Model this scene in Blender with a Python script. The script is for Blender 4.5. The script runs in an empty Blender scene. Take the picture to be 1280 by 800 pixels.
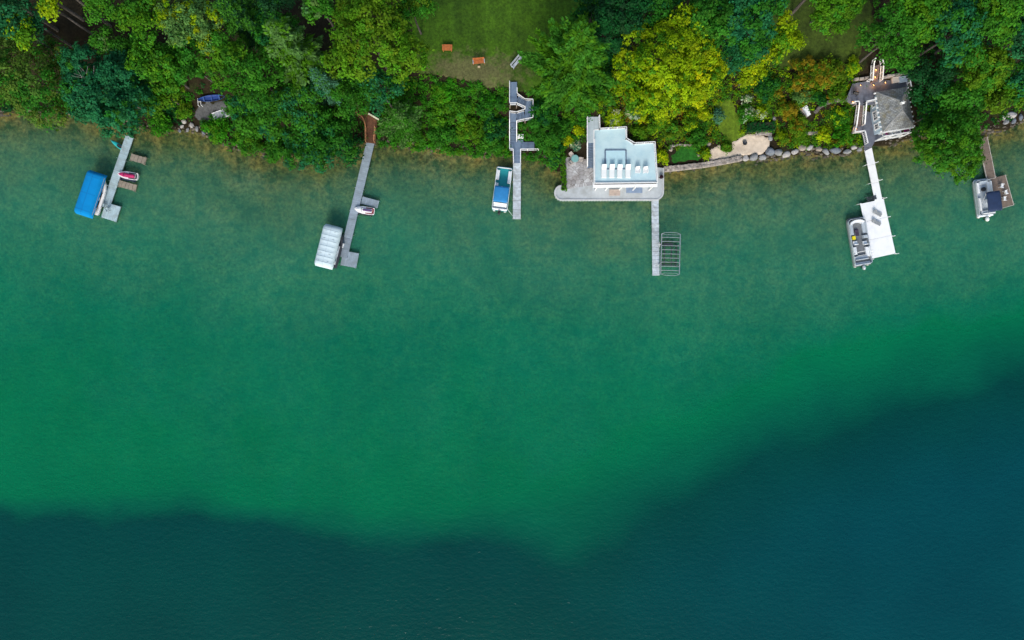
import bpy, math, random
import numpy as np
from mathutils import Vector

random.seed(7)
RNG = np.random.default_rng(11)
PI = math.pi
scene = bpy.context.scene
COL = scene.collection
H = 106.667          # camera height above the water (m)
S = 0.125            # metres per photo pixel at water level


def Wp(px, py, z=0.0):
    k = (H - z) / H
    return Vector(((px - 640) * S * k, (400 - py) * S * k, z))


def R(d):
    return math.radians(d)


def smooth(a, b, x):
    t = np.clip((x - a) / (b - a), 0, 1)
    return t * t * (3 - 2 * t)


# ------------------------------------------------------------------ noise
def vnoise(x, y, seed=0):
    x = np.asarray(x, float); y = np.asarray(y, float)
    xi = np.floor(x).astype(np.int64); yi = np.floor(y).astype(np.int64)
    fx = x - xi; fy = y - yi
    fx = fx * fx * (3 - 2 * fx); fy = fy * fy * (3 - 2 * fy)

    def h(a, b):
        n = (a * 374761393 + b * 668265263 + seed * 1442695041) & 0x7fffffff
        n = ((n ^ (n >> 13)) * 1274126177) & 0x7fffffff
        return ((n ^ (n >> 16)) & 0xffff) / 65535.0
    return (h(xi, yi) * (1 - fx) * (1 - fy) + h(xi + 1, yi) * fx * (1 - fy)
            + h(xi, yi + 1) * (1 - fx) * fy + h(xi + 1, yi + 1) * fx * fy)


def fbm(x, y, seed=0, octs=4):
    s = 0; a = 0.5; t = 0
    for o in range(octs):
        s = s + a * vnoise(np.asarray(x) * 2 ** o, np.asarray(y) * 2 ** o, seed + o * 17)
        t += a; a *= 0.5
    return s / t


# ------------------------------------------------------------------ terrain functions (photo pixels of the water plane)
SHORE = [(-6000, 150), (-300, 150), (-60, 146), (0, 140), (60, 138), (110, 140), (160, 155), (200, 163), (232, 160), (262, 168), (300, 186),
         (350, 196), (400, 198), (445, 182), (470, 178), (520, 182), (560, 187), (600, 191), (640, 190), (680, 197),
         (697, 212), (760, 214), (829, 212), (880, 206), (928, 198), (955, 198), (980, 195), (1000, 190), (1030, 193), (1060, 190), (1080, 184),
         (1100, 182), (1140, 172), (1180, 160), (1215, 164), (1250, 163), (1280, 150), (1340, 128), (1600, 100), (7000, 100)]
SX = np.array([p[0] for p in SHORE], float); SY = np.array([p[1] for p in SHORE], float)
BND = [(-900, 660), (-200, 642), (0, 636), (80, 629), (150, 621), (220, 624), (300, 634), (360, 644), (420, 639), (480, 649), (540, 662),
       (600, 648), (660, 645), (720, 634), (770, 615), (820, 590), (880, 565), (950, 530), (1020, 504), (1100, 487), (1180, 472),
       (1280, 452), (1480, 430), (2400, 380)]
BX = np.array([p[0] for p in BND], float); BY = np.array([p[1] for p in BND], float)


def shore_dist(px, py):
    """signed metres inland (+) or offshore (-)"""
    px = np.asarray(px, float); py = np.asarray(py, float)
    best = np.full(px.shape, 1e9)
    for i in range(len(SX) - 1):
        ax, ay, bx, by = SX[i], SY[i], SX[i + 1], SY[i + 1]
        dx, dy = bx - ax, by - ay
        t = np.clip(((px - ax) * dx + (py - ay) * dy) / (dx * dx + dy * dy), 0, 1)
        best = np.minimum(best, np.hypot(px - ax - t * dx, py - ay - t * dy))
    land = py < np.interp(px, SX, SY)
    return np.where(land, best, -best) * S


def terr(x, y):
    """terrain height (m) at world x, y; below zero it is the lake bed"""
    x = np.asarray(x, float); y = np.asarray(y, float)
    px = 640 + x / S; py = 400 - y / S
    d = shore_dist(px, py)
    d = d + (fbm(px / 14, py / 14, 3) - 0.5) * 1.2 * np.clip(1 - np.abs(d) / 40, 0, 1)
    A = np.interp(px, [0, 480, 680, 700, 830, 860, 1060, 1100], [4.0, 4.3, 4.3, 4.2, 4.2, 3.6, 3.6, 3.6])
    Wd = np.interp(px, [0, 480, 680, 700, 825, 850, 1060, 1100], [14, 10.5, 10.5, 11, 11, 18, 18, 14])
    land = 0.28 + A * smooth(0, 1, d / Wd) + 0.03 * np.clip(d, 0, 400) + (fbm(px / 30, py / 30, 5) - 0.5) * 0.35 * np.clip(d / 4, 0, 1)
    o = -d
    sh = np.interp(o, [0, 3, 8, 20, 30, 45, 60, 200], [0.0, 0.45, 1.0, 1.8, 2.55, 3.15, 3.4, 3.6])
    wob = (fbm(px / 60, py / 60, 9) - 0.5) * 36
    w = np.interp(px, [0, 600, 760, 1280], [46, 70, 220, 300])
    by = np.interp(px, BX, BY)
    deep = smooth(-0.42, 0.72, (py + wob + (fbm(px / 22, py / 22, 14) - 0.5) * 14 - by) / w)
    dmax = np.interp(px, [-200, 0, 450, 700, 900, 1280], [5.0, 4.2, 3.8, 4.0, 6.5, 9.5])
    dep = sh + deep * dmax + np.clip(py - 800, 0, 2000) * 0.01
    dep = dep + (fbm(px / 45, py / 45, 21) - 0.5) * 0.7 * np.clip(o / 12, 0, 1)
    return np.where(d > 0, np.maximum(land, 0.12 + 0.1 * np.clip(d, 0, 2)), -np.maximum(dep, 0.02 + 0.02 * np.clip(o, 0, 3)))


def tz(x, y):
    return float(terr(np.array([x]), np.array([y]))[0])


def ground_at(px, py, lift=0.0):
    """world point on the land seen at photo pixel px,py"""
    z = 1.0
    for _ in range(12):
        p = Wp(px, py, z + lift)
        z = 0.5 * z + 0.5 * max(tz(p.x, p.y), 0.0)
    p = Wp(px, py, z + lift)
    return Vector((p.x, p.y, z))


# ------------------------------------------------------------------ materials
def new_mat(name):
    m = bpy.data.materials.new(name); m.use_nodes = True
    nt = m.node_tree; nt.nodes.clear()
    out = nt.nodes.new('ShaderNodeOutputMaterial')
    return m, nt, out


def N(nt, t, **kw):
    n = nt.nodes.new(t)
    for k, v in kw.items():
        setattr(n, k, v)
    return n


def mix_rgb(nt, a, b, fac, mode='MIX'):
    n = N(nt, 'ShaderNodeMix', data_type='RGBA', blend_type=mode)
    for sock, v in ((n.inputs[0], fac), (n.inputs[6], a), (n.inputs[7], b)):
        if isinstance(v, (int, float)):
            sock.default_value = v
        elif isinstance(v, (tuple, list)):
            sock.default_value = (*v[:3], 1)
        else:
            nt.links.new(v, sock)
    return n.outputs[2]


def ramp(nt, fac, stops, interp='LINEAR'):
    r = N(nt, 'ShaderNodeValToRGB'); cr = r.color_ramp; cr.interpolation = interp
    while len(cr.elements) < len(stops):
        cr.elements.new(0.5)
    for e, (p, c) in zip(cr.elements, stops):
        e.position = p
        e.color = (*c[:3], 1) if isinstance(c, (tuple, list)) else (c, c, c, 1)
    nt.links.new(fac, r.inputs[0])
    return r.outputs[0]


def noise(nt, scale, detail=4, rough=0.6, vec=None, stretch=None):
    n = N(nt, 'ShaderNodeTexNoise'); n.inputs['Scale'].default_value = scale
    n.inputs['Detail'].default_value = detail; n.inputs['Roughness'].default_value = rough
    if vec is None:
        vec = N(nt, 'ShaderNodeTexCoord').outputs['Object']
    if stretch:
        mp = N(nt, 'ShaderNodeMapping'); mp.inputs['Scale'].default_value = stretch
        nt.links.new(vec, mp.inputs[0]); vec = mp.outputs[0]
    nt.links.new(vec, n.inputs['Vector'])
    return n.outputs[0]


MATS = {}


def simple(name, col, rough=0.6, metal=0.0, var=0.25, scale=2.0, tint=False, bump=0.0, dirt=None, planks=None, spec=0.4, emis=None):
    """a procedural surface: base colour with noise wear, optional per-face tint attribute, optional plank joints along local x"""
    if name in MATS:
        return MATS[name]
    m, nt, out = new_mat(name)
    b = N(nt, 'ShaderNodeBsdfPrincipled')
    b.inputs['Roughness'].default_value = rough; b.inputs['Metallic'].default_value = metal
    b.inputs['Specular IOR Level'].default_value = spec
    nz = noise(nt, scale, 5)
    lo = tuple(c * (1 - var) for c in col); hi = tuple(min(1, c * (1 + var * 0.7)) for c in col)
    c = ramp(nt, nz, [(0.3, lo), (0.7, hi)])
    if dirt:
        dn = noise(nt, 0.7, 6, 0.7)
        f = ramp(nt, dn, [(0.46, 0.0), (0.66, 0.7)])
        c = mix_rgb(nt, c, dirt, f)
    if planks:
        tc = N(nt, 'ShaderNodeTexCoord'); sx = N(nt, 'ShaderNodeSeparateXYZ'); nt.links.new(tc.outputs['Object'], sx.inputs[0])
        mu = N(nt, 'ShaderNodeMath', operation='MULTIPLY'); mu.inputs[1].default_value = 1 / planks; nt.links.new(sx.outputs[0], mu.inputs[0])
        fr = N(nt, 'ShaderNodeMath', operation='FRACT'); nt.links.new(mu.outputs[0], fr.inputs[0])
        gap = ramp(nt, fr.outputs[0], [(0.0, 0.72), (0.08, 1.0), (0.92, 1.0), (1.0, 0.72)])
        c = mix_rgb(nt, c, gap, 1.0, 'MULTIPLY')
        fl = N(nt, 'ShaderNodeMath', operation='FLOOR'); nt.links.new(mu.outputs[0], fl.inputs[0])
        wn = N(nt, 'ShaderNodeTexWhiteNoise', noise_dimensions='1D'); nt.links.new(fl.outputs[0], wn.inputs['W'])
        pv = ramp(nt, wn.outputs[0], [(0, 0.93), (1, 1.05)])
        c = mix_rgb(nt, c, pv, 1.0, 'MULTIPLY')
    if tint:
        at = N(nt, 'ShaderNodeAttribute', attribute_name='Col')
        c = mix_rgb(nt, c, at.outputs['Color'], 1.0, 'MULTIPLY')
    nt.links.new(c, b.inputs['Base Color'])
    if bump:
        bp = N(nt, 'ShaderNodeBump'); bp.inputs['Strength'].default_value = bump; bp.inputs['Distance'].default_value = 0.05
        nt.links.new(noise(nt, scale * 3, 5), bp.inputs['Height']); nt.links.new(bp.outputs[0], b.inputs['Normal'])
    if emis:
        b.inputs['Emission Color'].default_value = (*emis[:3], 1); b.inputs['Emission Strength'].default_value = emis[3]
    nt.links.new(b.outputs[0], out.inputs[0])
    MATS[name] = m
    return m


def leaf_mat():
    m, nt, out = new_mat('leaves')
    at = N(nt, 'ShaderNodeAttribute', attribute_name='Col')
    b = N(nt, 'ShaderNodeBsdfPrincipled'); b.inputs['Roughness'].default_value = 0.65; b.inputs['Specular IOR Level'].default_value = 0.10
    nt.links.new(at.outputs['Color'], b.inputs['Base Color'])
    tr = N(nt, 'ShaderNodeBsdfTranslucent')
    cc = mix_rgb(nt, at.outputs['Color'], (1.0, 1.25, 0.5), 1.0, 'MULTIPLY'); nt.links.new(cc, tr.inputs[0])
    mx = N(nt, 'ShaderNodeMixShader'); mx.inputs[0].default_value = 0.25
    nt.links.new(b.outputs[0], mx.inputs[1]); nt.links.new(tr.outputs[0], mx.inputs[2])
    nt.links.new(mx.outputs[0], out.inputs[0])
    return m


LEAF = leaf_mat()
BARK = simple('bark', (0.085, 0.075, 0.068), 0.9, var=0.45, scale=5, bump=0.4)
M_alu = simple('aluminium', (0.52, 0.55, 0.57), 0.35, 0.8, var=0.15)
M_white = simple('white_paint', (0.78, 0.80, 0.82), 0.45, var=0.06)
M_whitefab = simple('white_fabric', (0.74, 0.78, 0.80), 0.8, var=0.05)
M_dark = simple('dark_metal', (0.03, 0.035, 0.045), 0.5, var=0.3)
M_black = simple('black_plastic', (0.02, 0.02, 0.022), 0.45)
M_ropewood = simple('weathered_wood', (0.30, 0.26, 0.21), 0.85, var=0.3, planks=0.16, tint=True)
M_dockA = simple('pale_deck', (0.38, 0.51, 0.57), 0.7, var=0.10, planks=0.3, tint=True, dirt=(0.22, 0.27, 0.28))
M_dockB = simple('grey_deck', (0.27, 0.34, 0.41), 0.7, var=0.15, planks=0.3, tint=True, dirt=(0.17, 0.21, 0.23))
M_dockC = simple('bleached_wood', (0.52, 0.59, 0.65), 0.8, var=0.3, planks=0.28, tint=True, dirt=(0.26, 0.28, 0.27))
M_dockE = simple('white_deck', (0.82, 0.84, 0.86), 0.6, var=0.03, tint=True, dirt=(0.70, 0.73, 0.75))
M_dockF = simple('brown_deck', (0.19, 0.145, 0.115), 0.75, var=0.25, planks=0.15, tint=True)
M_brown = simple('stained_timber', (0.13, 0.058, 0.032), 0.75, var=0.35, planks=0.15, tint=True)
M_brownrail = simple('stained_rail', (0.36, 0.17, 0.08), 0.7, var=0.3)
M_bluedeck = simple('blue_grey_deck', (0.16, 0.23, 0.34), 0.7, var=0.15, planks=0.15, tint=True)
M_slate = simple('slate_deck', (0.13, 0.15, 0.20), 0.75, var=0.2, planks=0.16, tint=True, dirt=(0.11, 0.11, 0.13))
M_concrete = simple('concrete', (0.45, 0.49, 0.52), 0.85, var=0.15, scale=1.2, dirt=(0.32, 0.34, 0.34), bump=0.2)


# ------------------------------------------------------------------ mesh builder
class MB:
    def __init__(self):
        self.v = []; self.f = []; self.t = []

    def add(self, vs, fs, tint=(1, 1, 1)):
        b = len(self.v)
        self.v += [tuple(p) for p in vs]
        self.f += [tuple(i + b for i in f) for f in fs]
        self.t += [tint] * len(fs)

    def box(self, c, s, rz=0.0, tint=(1, 1, 1), taper=1.0, bev=0.0):
        cx, cy, cz = c; sx, sy, sz = s[0] / 2, s[1] / 2, s[2] / 2
        ca, sa = math.cos(rz), math.sin(rz)
        if bev <= 0:
            rings = [(-sz, 1, 0), (sz, taper, 0)]
        else:
            rings = [(-sz, 1, bev), (-sz + bev, 1, 0), (sz - bev, taper, 0), (sz, taper, bev)]
        vs = []
        for z, k, ins in rings:
            for ux, uy in ((-1, -1), (1, -1), (1, 1), (-1, 1)):
                x = ux * (sx * k - ins); y = uy * (sy * k - ins)
                vs.append((cx + x * ca - y * sa, cy + x * sa + y * ca, cz + z))
        fs = [(3, 2, 1, 0)]
        n = len(rings)
        for r in range(n - 1):
            for k in range(4):
                a = r * 4 + k; b2 = r * 4 + (k + 1) % 4
                fs.append((a, b2, b2 + 4, a + 4))
        t = (n - 1) * 4
        fs.append((t, t + 1, t + 2, t + 3))
        self.add(vs, fs, tint)

    def tube(self, pts, r, n=6, tint=(1, 1, 1), cap=True):
        pts = [Vector(p) for p in pts]
        rs = r if isinstance(r, (list, tuple)) else [r] * len(pts)
        vs = []
        for i, p in enumerate(pts):
            d = (pts[min(i + 1, len(pts) - 1)] - pts[max(i - 1, 0)])
            d = d.normalized() if d.length > 1e-9 else Vector((0, 0, 1))
            u = d.orthogonal().normalized() if abs(d.z) > 0.95 else d.cross(Vector((0, 0, 1))).normalized()
            w = d.cross(u).normalized()
            for k in range(n):
                a = 2 * PI * k / n
                vs.append(p + (u * math.cos(a) + w * math.sin(a)) * rs[i])
        fs = []
        for i in range(len(pts) - 1):
            for k in range(n):
                a = i * n + k; b = i * n + (k + 1) % n
                fs.append((a, b, b + n, a + n))
        if cap:
            fs.append(tuple(range(n - 1, -1, -1)))
            fs.append(tuple(range((len(pts) - 1) * n, len(pts) * n)))
        self.add(vs, fs, tint)

    def bar(self, a, b, w, h, tint=(1, 1, 1)):
        """rectangular bar between two points; w horizontal, h vertical"""
        a = Vector(a); b = Vector(b); d = (b - a)
        if d.length < 1e-6:
            return
        d.normalize()
        s = d.cross(Vector((0, 0, 1)))
        s = s.normalized() if s.length > 1e-4 else Vector((1, 0, 0))
        u = s.cross(d).normalized()
        vs = []
        for p in (a, b):
            for i, j in ((-1, -1), (1, -1), (1, 1), (-1, 1)):
                vs.append(p + s * (i * w / 2) + u * (j * h / 2))
        self.add(vs, [(3, 2, 1, 0), (4, 5, 6, 7), (0, 1, 5, 4), (1, 2, 6, 5), (2, 3, 7, 6), (3, 0, 4, 7)], tint)

    def prism(self, poly, z0, z1, tint=(1, 1, 1)):
        n = len(poly)
        ar = sum(poly[i][0] * poly[(i + 1) % n][1] - poly[(i + 1) % n][0] * poly[i][1] for i in range(n))
        if ar < 0:
            poly = poly[::-1]
        vs = [(p[0], p[1], z0) for p in poly] + [(p[0], p[1], z1) for p in poly]
        fs = [tuple(range(n - 1, -1, -1)), tuple(range(n, 2 * n))]
        for i in range(n):
            j = (i + 1) % n
            fs.append((i, j, j + n, i + n))
        self.add(vs, fs, tint)

    def lathe(self, c, prof, n=16, tint=(1, 1, 1)):
        vs = []
        for r, z in prof:
            for k in range(n):
                a = 2 * PI * k / n
                vs.append((c[0] + r * math.cos(a), c[1] + r * math.sin(a), c[2] + z))
        fs = []
        for i in range(len(prof) - 1):
            for k in range(n):
                a = i * n + k; b = i * n + (k + 1) % n
                fs.append((a, b, b + n, a + n))
        fs.append(tuple(range(n - 1, -1, -1))); fs.append(tuple(range((len(prof) - 1) * n, len(prof) * n)))
        self.add(vs, fs, tint)

    def loft(self, secs, closed_ends=True, tint=(1, 1, 1)):
        n = len(secs[0]); vs = [p for s in secs for p in s]; fs = []
        for i in range(len(secs) - 1):
            for k in range(n):
                a = i * n + k; b = i * n + (k + 1) % n
                fs.append((a, b, b + n, a + n))
        if closed_ends:
            fs.append(tuple(range(n - 1, -1, -1))); fs.append(tuple(range((len(secs) - 1) * n, len(secs) * n)))
        self.add(vs, fs, tint)

    def sheet(self, grid, thick=0.02, tint=(1, 1, 1)):
        """closed thin shell from a grid of points (rows x cols)"""
        r = len(grid); c = len(grid[0])
        vs = [Vector(p) for row in grid for p in row]
        lo = [p - Vector((0, 0, thick)) for p in vs]
        o = len(vs); fs = []
        for i in range(r - 1):
            for j in range(c - 1):
                a = i * c + j
                fs.append((a, a + 1, a + c + 1, a + c)); fs.append((a + o, a + c + o, a + c + 1 + o, a + 1 + o))
        edge = [j for j in range(c)] + [i * c + c - 1 for i in range(1, r)] + [(r - 1) * c + j for j in range(c - 2, -1, -1)] + [i * c for i in range(r - 2, 0, -1)]
        for k in range(len(edge)):
            a = edge[k]; b = edge[(k + 1) % len(edge)]
            fs.append((a, a + o, b + o, b))
        self.add(vs + lo, fs, tint)

    def build(self, name, mat, parent=None, off=(0, 0, 0), smooth_sh=False, world=False):
        me = bpy.data.meshes.new(name)
        base = Vector(off)
        if world and parent is not None:
            base = base - parent.location
        me.from_pydata([(p[0] + base[0], p[1] + base[1], p[2] + base[2]) for p in self.v], [], self.f)
        if any(t != (1, 1, 1) for t in self.t) or 'Col' in str(mat.name):
            pass
        at = me.attributes.new('Col', 'FLOAT_COLOR', 'FACE')
        at.data.foreach_set('color', np.array([(*t, 1) for t in self.t], dtype=np.float32).ravel())
        if smooth_sh:
            me.polygons.foreach_set('use_smooth', [True] * len(me.polygons))
        me.materials.append(mat)
        me.update()
        o = bpy.data.objects.new(name, me); COL.objects.link(o)
        if parent is not None:
            o.parent = parent
        return o


class MBs:
    """several runs, each built as a part of its own"""
    def __init__(self):
        self.subs = []

    def new(self):
        self.subs.append(MB()); return self.subs[-1]

    def build(self, *a, **k):
        return [m_.build(*a, **k) for m_ in self.subs]


def tag(o, label=None, cat=None, group=None, kind=None):
    if label: o['label'] = label
    if cat: o['category'] = cat
    if group: o['group'] = group
    if kind: o['kind'] = kind
    return o


def thing(name, label, cat, loc=(0, 0, 0), rz=0.0, group=None):
    o = bpy.data.objects.new(name, None); COL.objects.link(o)
    o.location = loc; o.rotation_euler = (0, 0, rz); o.empty_display_size = 0.3
    return tag(o, label, cat, group)


def dup(root, loc, rz, label, group=None):
    r = root.copy(); COL.objects.link(r); r.location = loc; r.rotation_euler = (0, 0, rz); r['label'] = label
    if group: r['group'] = group
    for ch in list(root.children):
        c = ch.copy(); COL.objects.link(c); c.parent = r
        for g in list(ch.children):
            d = g.copy(); COL.objects.link(d); d.parent = c
    return r


def np_mesh(name, verts, quads, colors, mat, parent=None):
    me = bpy.data.meshes.new(name)
    nv = len(verts); nf = len(quads)
    me.vertices.add(nv); me.vertices.foreach_set('co', np.asarray(verts, np.float32).ravel())
    me.loops.add(nf * 4); me.loops.foreach_set('vertex_index', np.asarray(quads, np.int32).ravel())
    me.polygons.add(nf)
    me.polygons.foreach_set('loop_start', np.arange(0, nf * 4, 4, dtype=np.int32))
    me.update(calc_edges=True)
    if colors is not None:
        at = me.attributes.new('Col', 'FLOAT_COLOR', 'FACE')
        c4 = np.ones((nf, 4), np.float32); c4[:, :3] = colors
        at.data.foreach_set('color', c4.ravel())
    me.materials.append(mat)
    o = bpy.data.objects.new(name, me); COL.objects.link(o)
    if parent is not None: o.parent = parent
    return o


# ------------------------------------------------------------------ ground sheet (land and lake bed in one)
def axis(lo, hi, step, far):
    core = np.arange(lo, hi + 1e-6, step)
    ext = []
    d = step * 2; x = hi
    while x < far:
        d *= 1.5; x += d; ext.append(x)
    left = []
    d = step * 2; x = lo
    while x > -far:
        d *= 1.5; x -= d; left.append(x)
    return np.array(left[::-1] + list(core) + ext)


XS = axis(-96, 96, 0.5, 2600); YS = axis(-64, 66, 0.5, 2600)
GX, GY = np.meshgrid(XS, YS)
GZ = terr(GX, GY)
nx, ny = len(XS), len(YS)
idx = np.arange(nx * ny).reshape(ny, nx)
quads = np.stack([idx[:-1, :-1], idx[:-1, 1:], idx[1:, 1:], idx[1:, :-1]], -1).reshape(-1, 4)
m, nt, out = new_mat('ground')
b = N(nt, 'ShaderNodeBsdfPrincipled'); b.inputs['Roughness'].default_value = 0.9; b.inputs['Specular IOR Level'].default_value = 0.1
geo = N(nt, 'ShaderNodeNewGeometry'); sep = N(nt, 'ShaderNodeSeparateXYZ'); nt.links.new(geo.outputs['Position'], sep.inputs[0])
# litter on land
n1 = noise(nt, 0.35, 6); n2 = noise(nt, 3.0, 4)
land = ramp(nt, n1, [(0.3, (0.014, 0.012, 0.007)), (0.55, (0.026, 0.020, 0.011)), (0.75, (0.02, 0.035, 0.008))])
land = mix_rgb(nt, land, ramp(nt, n2, [(0.3, 0.55), (0.7, 1.3)]), 1.0, 'MULTIPLY')
# bed: sand, weed and marl
n3 = noise(nt, 0.10, 5, 0.65); n4 = noise(nt, 0.55, 6, 0.72); n5 = noise(nt, 2.0, 4, 0.65); n6 = noise(nt, 0.22, 5, 0.7)
bed = ramp(nt, n3, [(0.32, (0.075, 0.095, 0.030)), (0.5, (0.120, 0.125, 0.046)), (0.68, (0.155, 0.150, 0.072))])
bed = mix_rgb(nt, bed, ramp(nt, n4, [(0.38, (0.20, 0.45, 0.46)), (0.48, (1, 1, 1)), (0.58, (1.65, 1.30, 1.15))]), 1.0, 'MULTIPLY')
bed = mix_rgb(nt, bed, ramp(nt, n6, [(0.30, (0.5, 0.72, 0.68)), (0.5, (1, 1, 1)), (0.7, (1.4, 1.15, 1.1))]), 1.0, 'MULTIPLY')
bed = mix_rgb(nt, bed, ramp(nt, n5, [(0.32, 0.35), (0.66, 1.75)]), 1.0, 'MULTIPLY')
ml = N(nt, 'ShaderNodeMapRange'); ml.inputs[1].default_value = -0.05; ml.inputs[2].default_value = 0.12
nt.links.new(sep.outputs[2], ml.inputs[0])
cc = mix_rgb(nt, bed, land, ml.outputs[0])
nt.links.new(cc, b.inputs['Base Color'])
bp = N(nt, 'ShaderNodeBump'); bp.inputs['Strength'].default_value = 0.5; bp.inputs['Distance'].default_value = 0.1
nt.links.new(n2, bp.inputs['Height']); nt.links.new(bp.outputs[0], b.inputs['Normal'])
nt.links.new(b.outputs[0], out.inputs[0])
g = np_mesh('ground', np.stack([GX, GY, GZ], -1).reshape(-1, 3), quads, None, m)
g.data.polygons.foreach_set('use_smooth', [True] * len(g.data.polygons))
tag(g, 'wooded shore and sandy lake bed under everything', None, None, 'structure')

# ------------------------------------------------------------------ water
keep = np.minimum.reduce([GZ[:-1, :-1], GZ[:-1, 1:], GZ[1:, 1:], GZ[1:, :-1]]).reshape(-1) < 0.05
m, nt, out = new_mat('lake_water')
at = N(nt, 'ShaderNodeAttribute', attribute_name='depth')
mr = N(nt, 'ShaderNodeMath', operation='DIVIDE'); mr.inputs[1].default_value = 14.0
nt.links.new(at.outputs['Fac'], mr.inputs[0])


def dstop(d):
    return min(1.0, d / 14.0)


body = ramp(nt, mr.outputs[0], [(0.0, (0.060, 0.070, 0.022)), (dstop(0.35), (0.066, 0.140, 0.068)), (dstop(0.7), (0.070, 0.230, 0.152)), (dstop(1.5), (0.030, 0.245, 0.165)),
                                (dstop(2.4), (0.004, 0.200, 0.122)), (dstop(3.3), (0.0006, 0.176, 0.078)), (dstop(4.6), (0.0008, 0.108, 0.058)),
                                (dstop(7.0), (0.0005, 0.048, 0.043)), (dstop(11.5), (0.0005, 0.050, 0.064))])
opac = ramp(nt, mr.outputs[0], [(0.0, 0.06), (dstop(0.5), 0.28), (dstop(1.2), 0.46), (dstop(2.2), 0.52), (dstop(3.3), 0.70), (dstop(5), 0.95), (1, 1.0)])
# drifting plankton / turbidity
tb = noise(nt, 0.06, 5, 0.6)
body = mix_rgb(nt, body, ramp(nt, tb, [(0.3, (0.82, 0.88, 0.9)), (0.7, (1.1, 1.1, 1.06))]), 1.0, 'MULTIPLY')
bp = N(nt, 'ShaderNodeBump'); bp.inputs['Strength'].default_value = 0.7; bp.inputs['Distance'].default_value = 0.13
w1 = noise(nt, 1.0, 3, 0.55, stretch=(1.0, 1.5, 1)); w2 = noise(nt, 3.2, 2, 0.5)
wm = N(nt, 'ShaderNodeMath', operation='MULTIPLY_ADD'); wm.inputs[1].default_value = 0.35
nt.links.new(w2, wm.inputs[0]); nt.links.new(w1, wm.inputs[2])
nt.links.new(wm.outputs[0], bp.inputs['Height'])
df = N(nt, 'ShaderNodeBsdfDiffuse'); nt.links.new(body, df.inputs[0]); nt.links.new(bp.outputs[0], df.inputs['Normal'])
tr = N(nt, 'ShaderNodeBsdfTransparent')
tc = ramp(nt, mr.outputs[0], [(0.0, (0.97, 0.98, 0.93)), (dstop(1.0), (0.74, 0.97, 0.86)), (dstop(3.0), (0.34, 1.0, 0.80)), (dstop(6), (0.1, 0.5, 0.45))])
nt.links.new(tc, tr.inputs[0])
mx = N(nt, 'ShaderNodeMixShader'); nt.links.new(opac, mx.inputs[0]); nt.links.new(tr.outputs[0], mx.inputs[1]); nt.links.new(df.outputs[0], mx.inputs[2])
gl = N(nt, 'ShaderNodeBsdfGlossy'); gl.inputs['Roughness'].default_value = 0.08; nt.links.new(bp.outputs[0], gl.inputs['Normal'])
fr = N(nt, 'ShaderNodeFresnel'); fr.inputs[0].default_value = 1.16; nt.links.new(bp.outputs[0], fr.inputs['Normal'])
mx2 = N(nt, 'ShaderNodeMixShader'); nt.links.new(fr.outputs[0], mx2.inputs[0]); nt.links.new(mx.outputs[0], mx2.inputs[1]); nt.links.new(gl.outputs[0], mx2.inputs[2])
nt.links.new(mx2.outputs[0], out.inputs[0])
wv = np.stack([GX, GY, np.zeros_like(GX)], -1).reshape(-1, 3)
water = np_mesh('water', wv, quads[keep], None, m)
da = water.data.attributes.new('depth', 'FLOAT', 'POINT')
da.data.foreach_set('value', np.maximum(-GZ, 0).astype(np.float32).ravel())
tag(water, 'green lake water, shallow by the shore and dark beyond the drop-off', None, None, 'structure')


# ------------------------------------------------------------------ ground sheets: lawns and sand
def in_poly(x, y, poly):
    ins = np.zeros(x.shape, bool); n = len(poly)
    for i in range(n):
        x1, y1 = poly[i]; x2, y2 = poly[(i + 1) % n]
        c = ((y1 > y) != (y2 > y)) & (x < (x2 - x1) * (y - y1) / (y2 - y1 + 1e-12) + x1)
        ins ^= c
    return ins


def ground_poly(pix):
    return [tuple(ground_at(*p)[:2]) for p in pix]


def ground_sheet(name, pix, mat, label, dz=0.05, step=0.25, rough=0.5):
    poly = ground_poly(pix)
    xs = np.arange(min(p[0] for p in poly) - 1, max(p[0] for p in poly) + 1, step)
    ys = np.arange(min(p[1] for p in poly) - 1, max(p[1] for p in poly) + 1, step)
    X, Y = np.meshgrid(xs, ys)
    jx = (fbm(X / 0.9, Y / 0.9, 31) - 0.5) * 2 * rough; jy = (fbm(X / 0.9, Y / 0.9, 57) - 0.5) * 2 * rough
    ins = in_poly(X + jx, Y + jy, poly)
    Z = np.where(ins, terr(X, Y) + dz, terr(X, Y) - 0.05)
    id2 = np.arange(X.size).reshape(X.shape)
    q = np.stack([id2[:-1, :-1], id2[:-1, 1:], id2[1:, 1:], id2[1:, :-1]], -1).reshape(-1, 4)
    k = ins.astype(int); cnt = (k[:-1, :-1] + k[:-1, 1:] + k[1:, 1:] + k[1:, :-1]).reshape(-1)
    o = np_mesh(name, np.stack([X, Y, Z], -1).reshape(-1, 3), q[cnt > 1], None, mat)
    o.data.polygons.foreach_set('use_smooth', [True] * len(o.data.polygons))
    # drop loose verts is unnecessary: they do not render
    return tag(o, label, None, None, 'structure')


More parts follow.
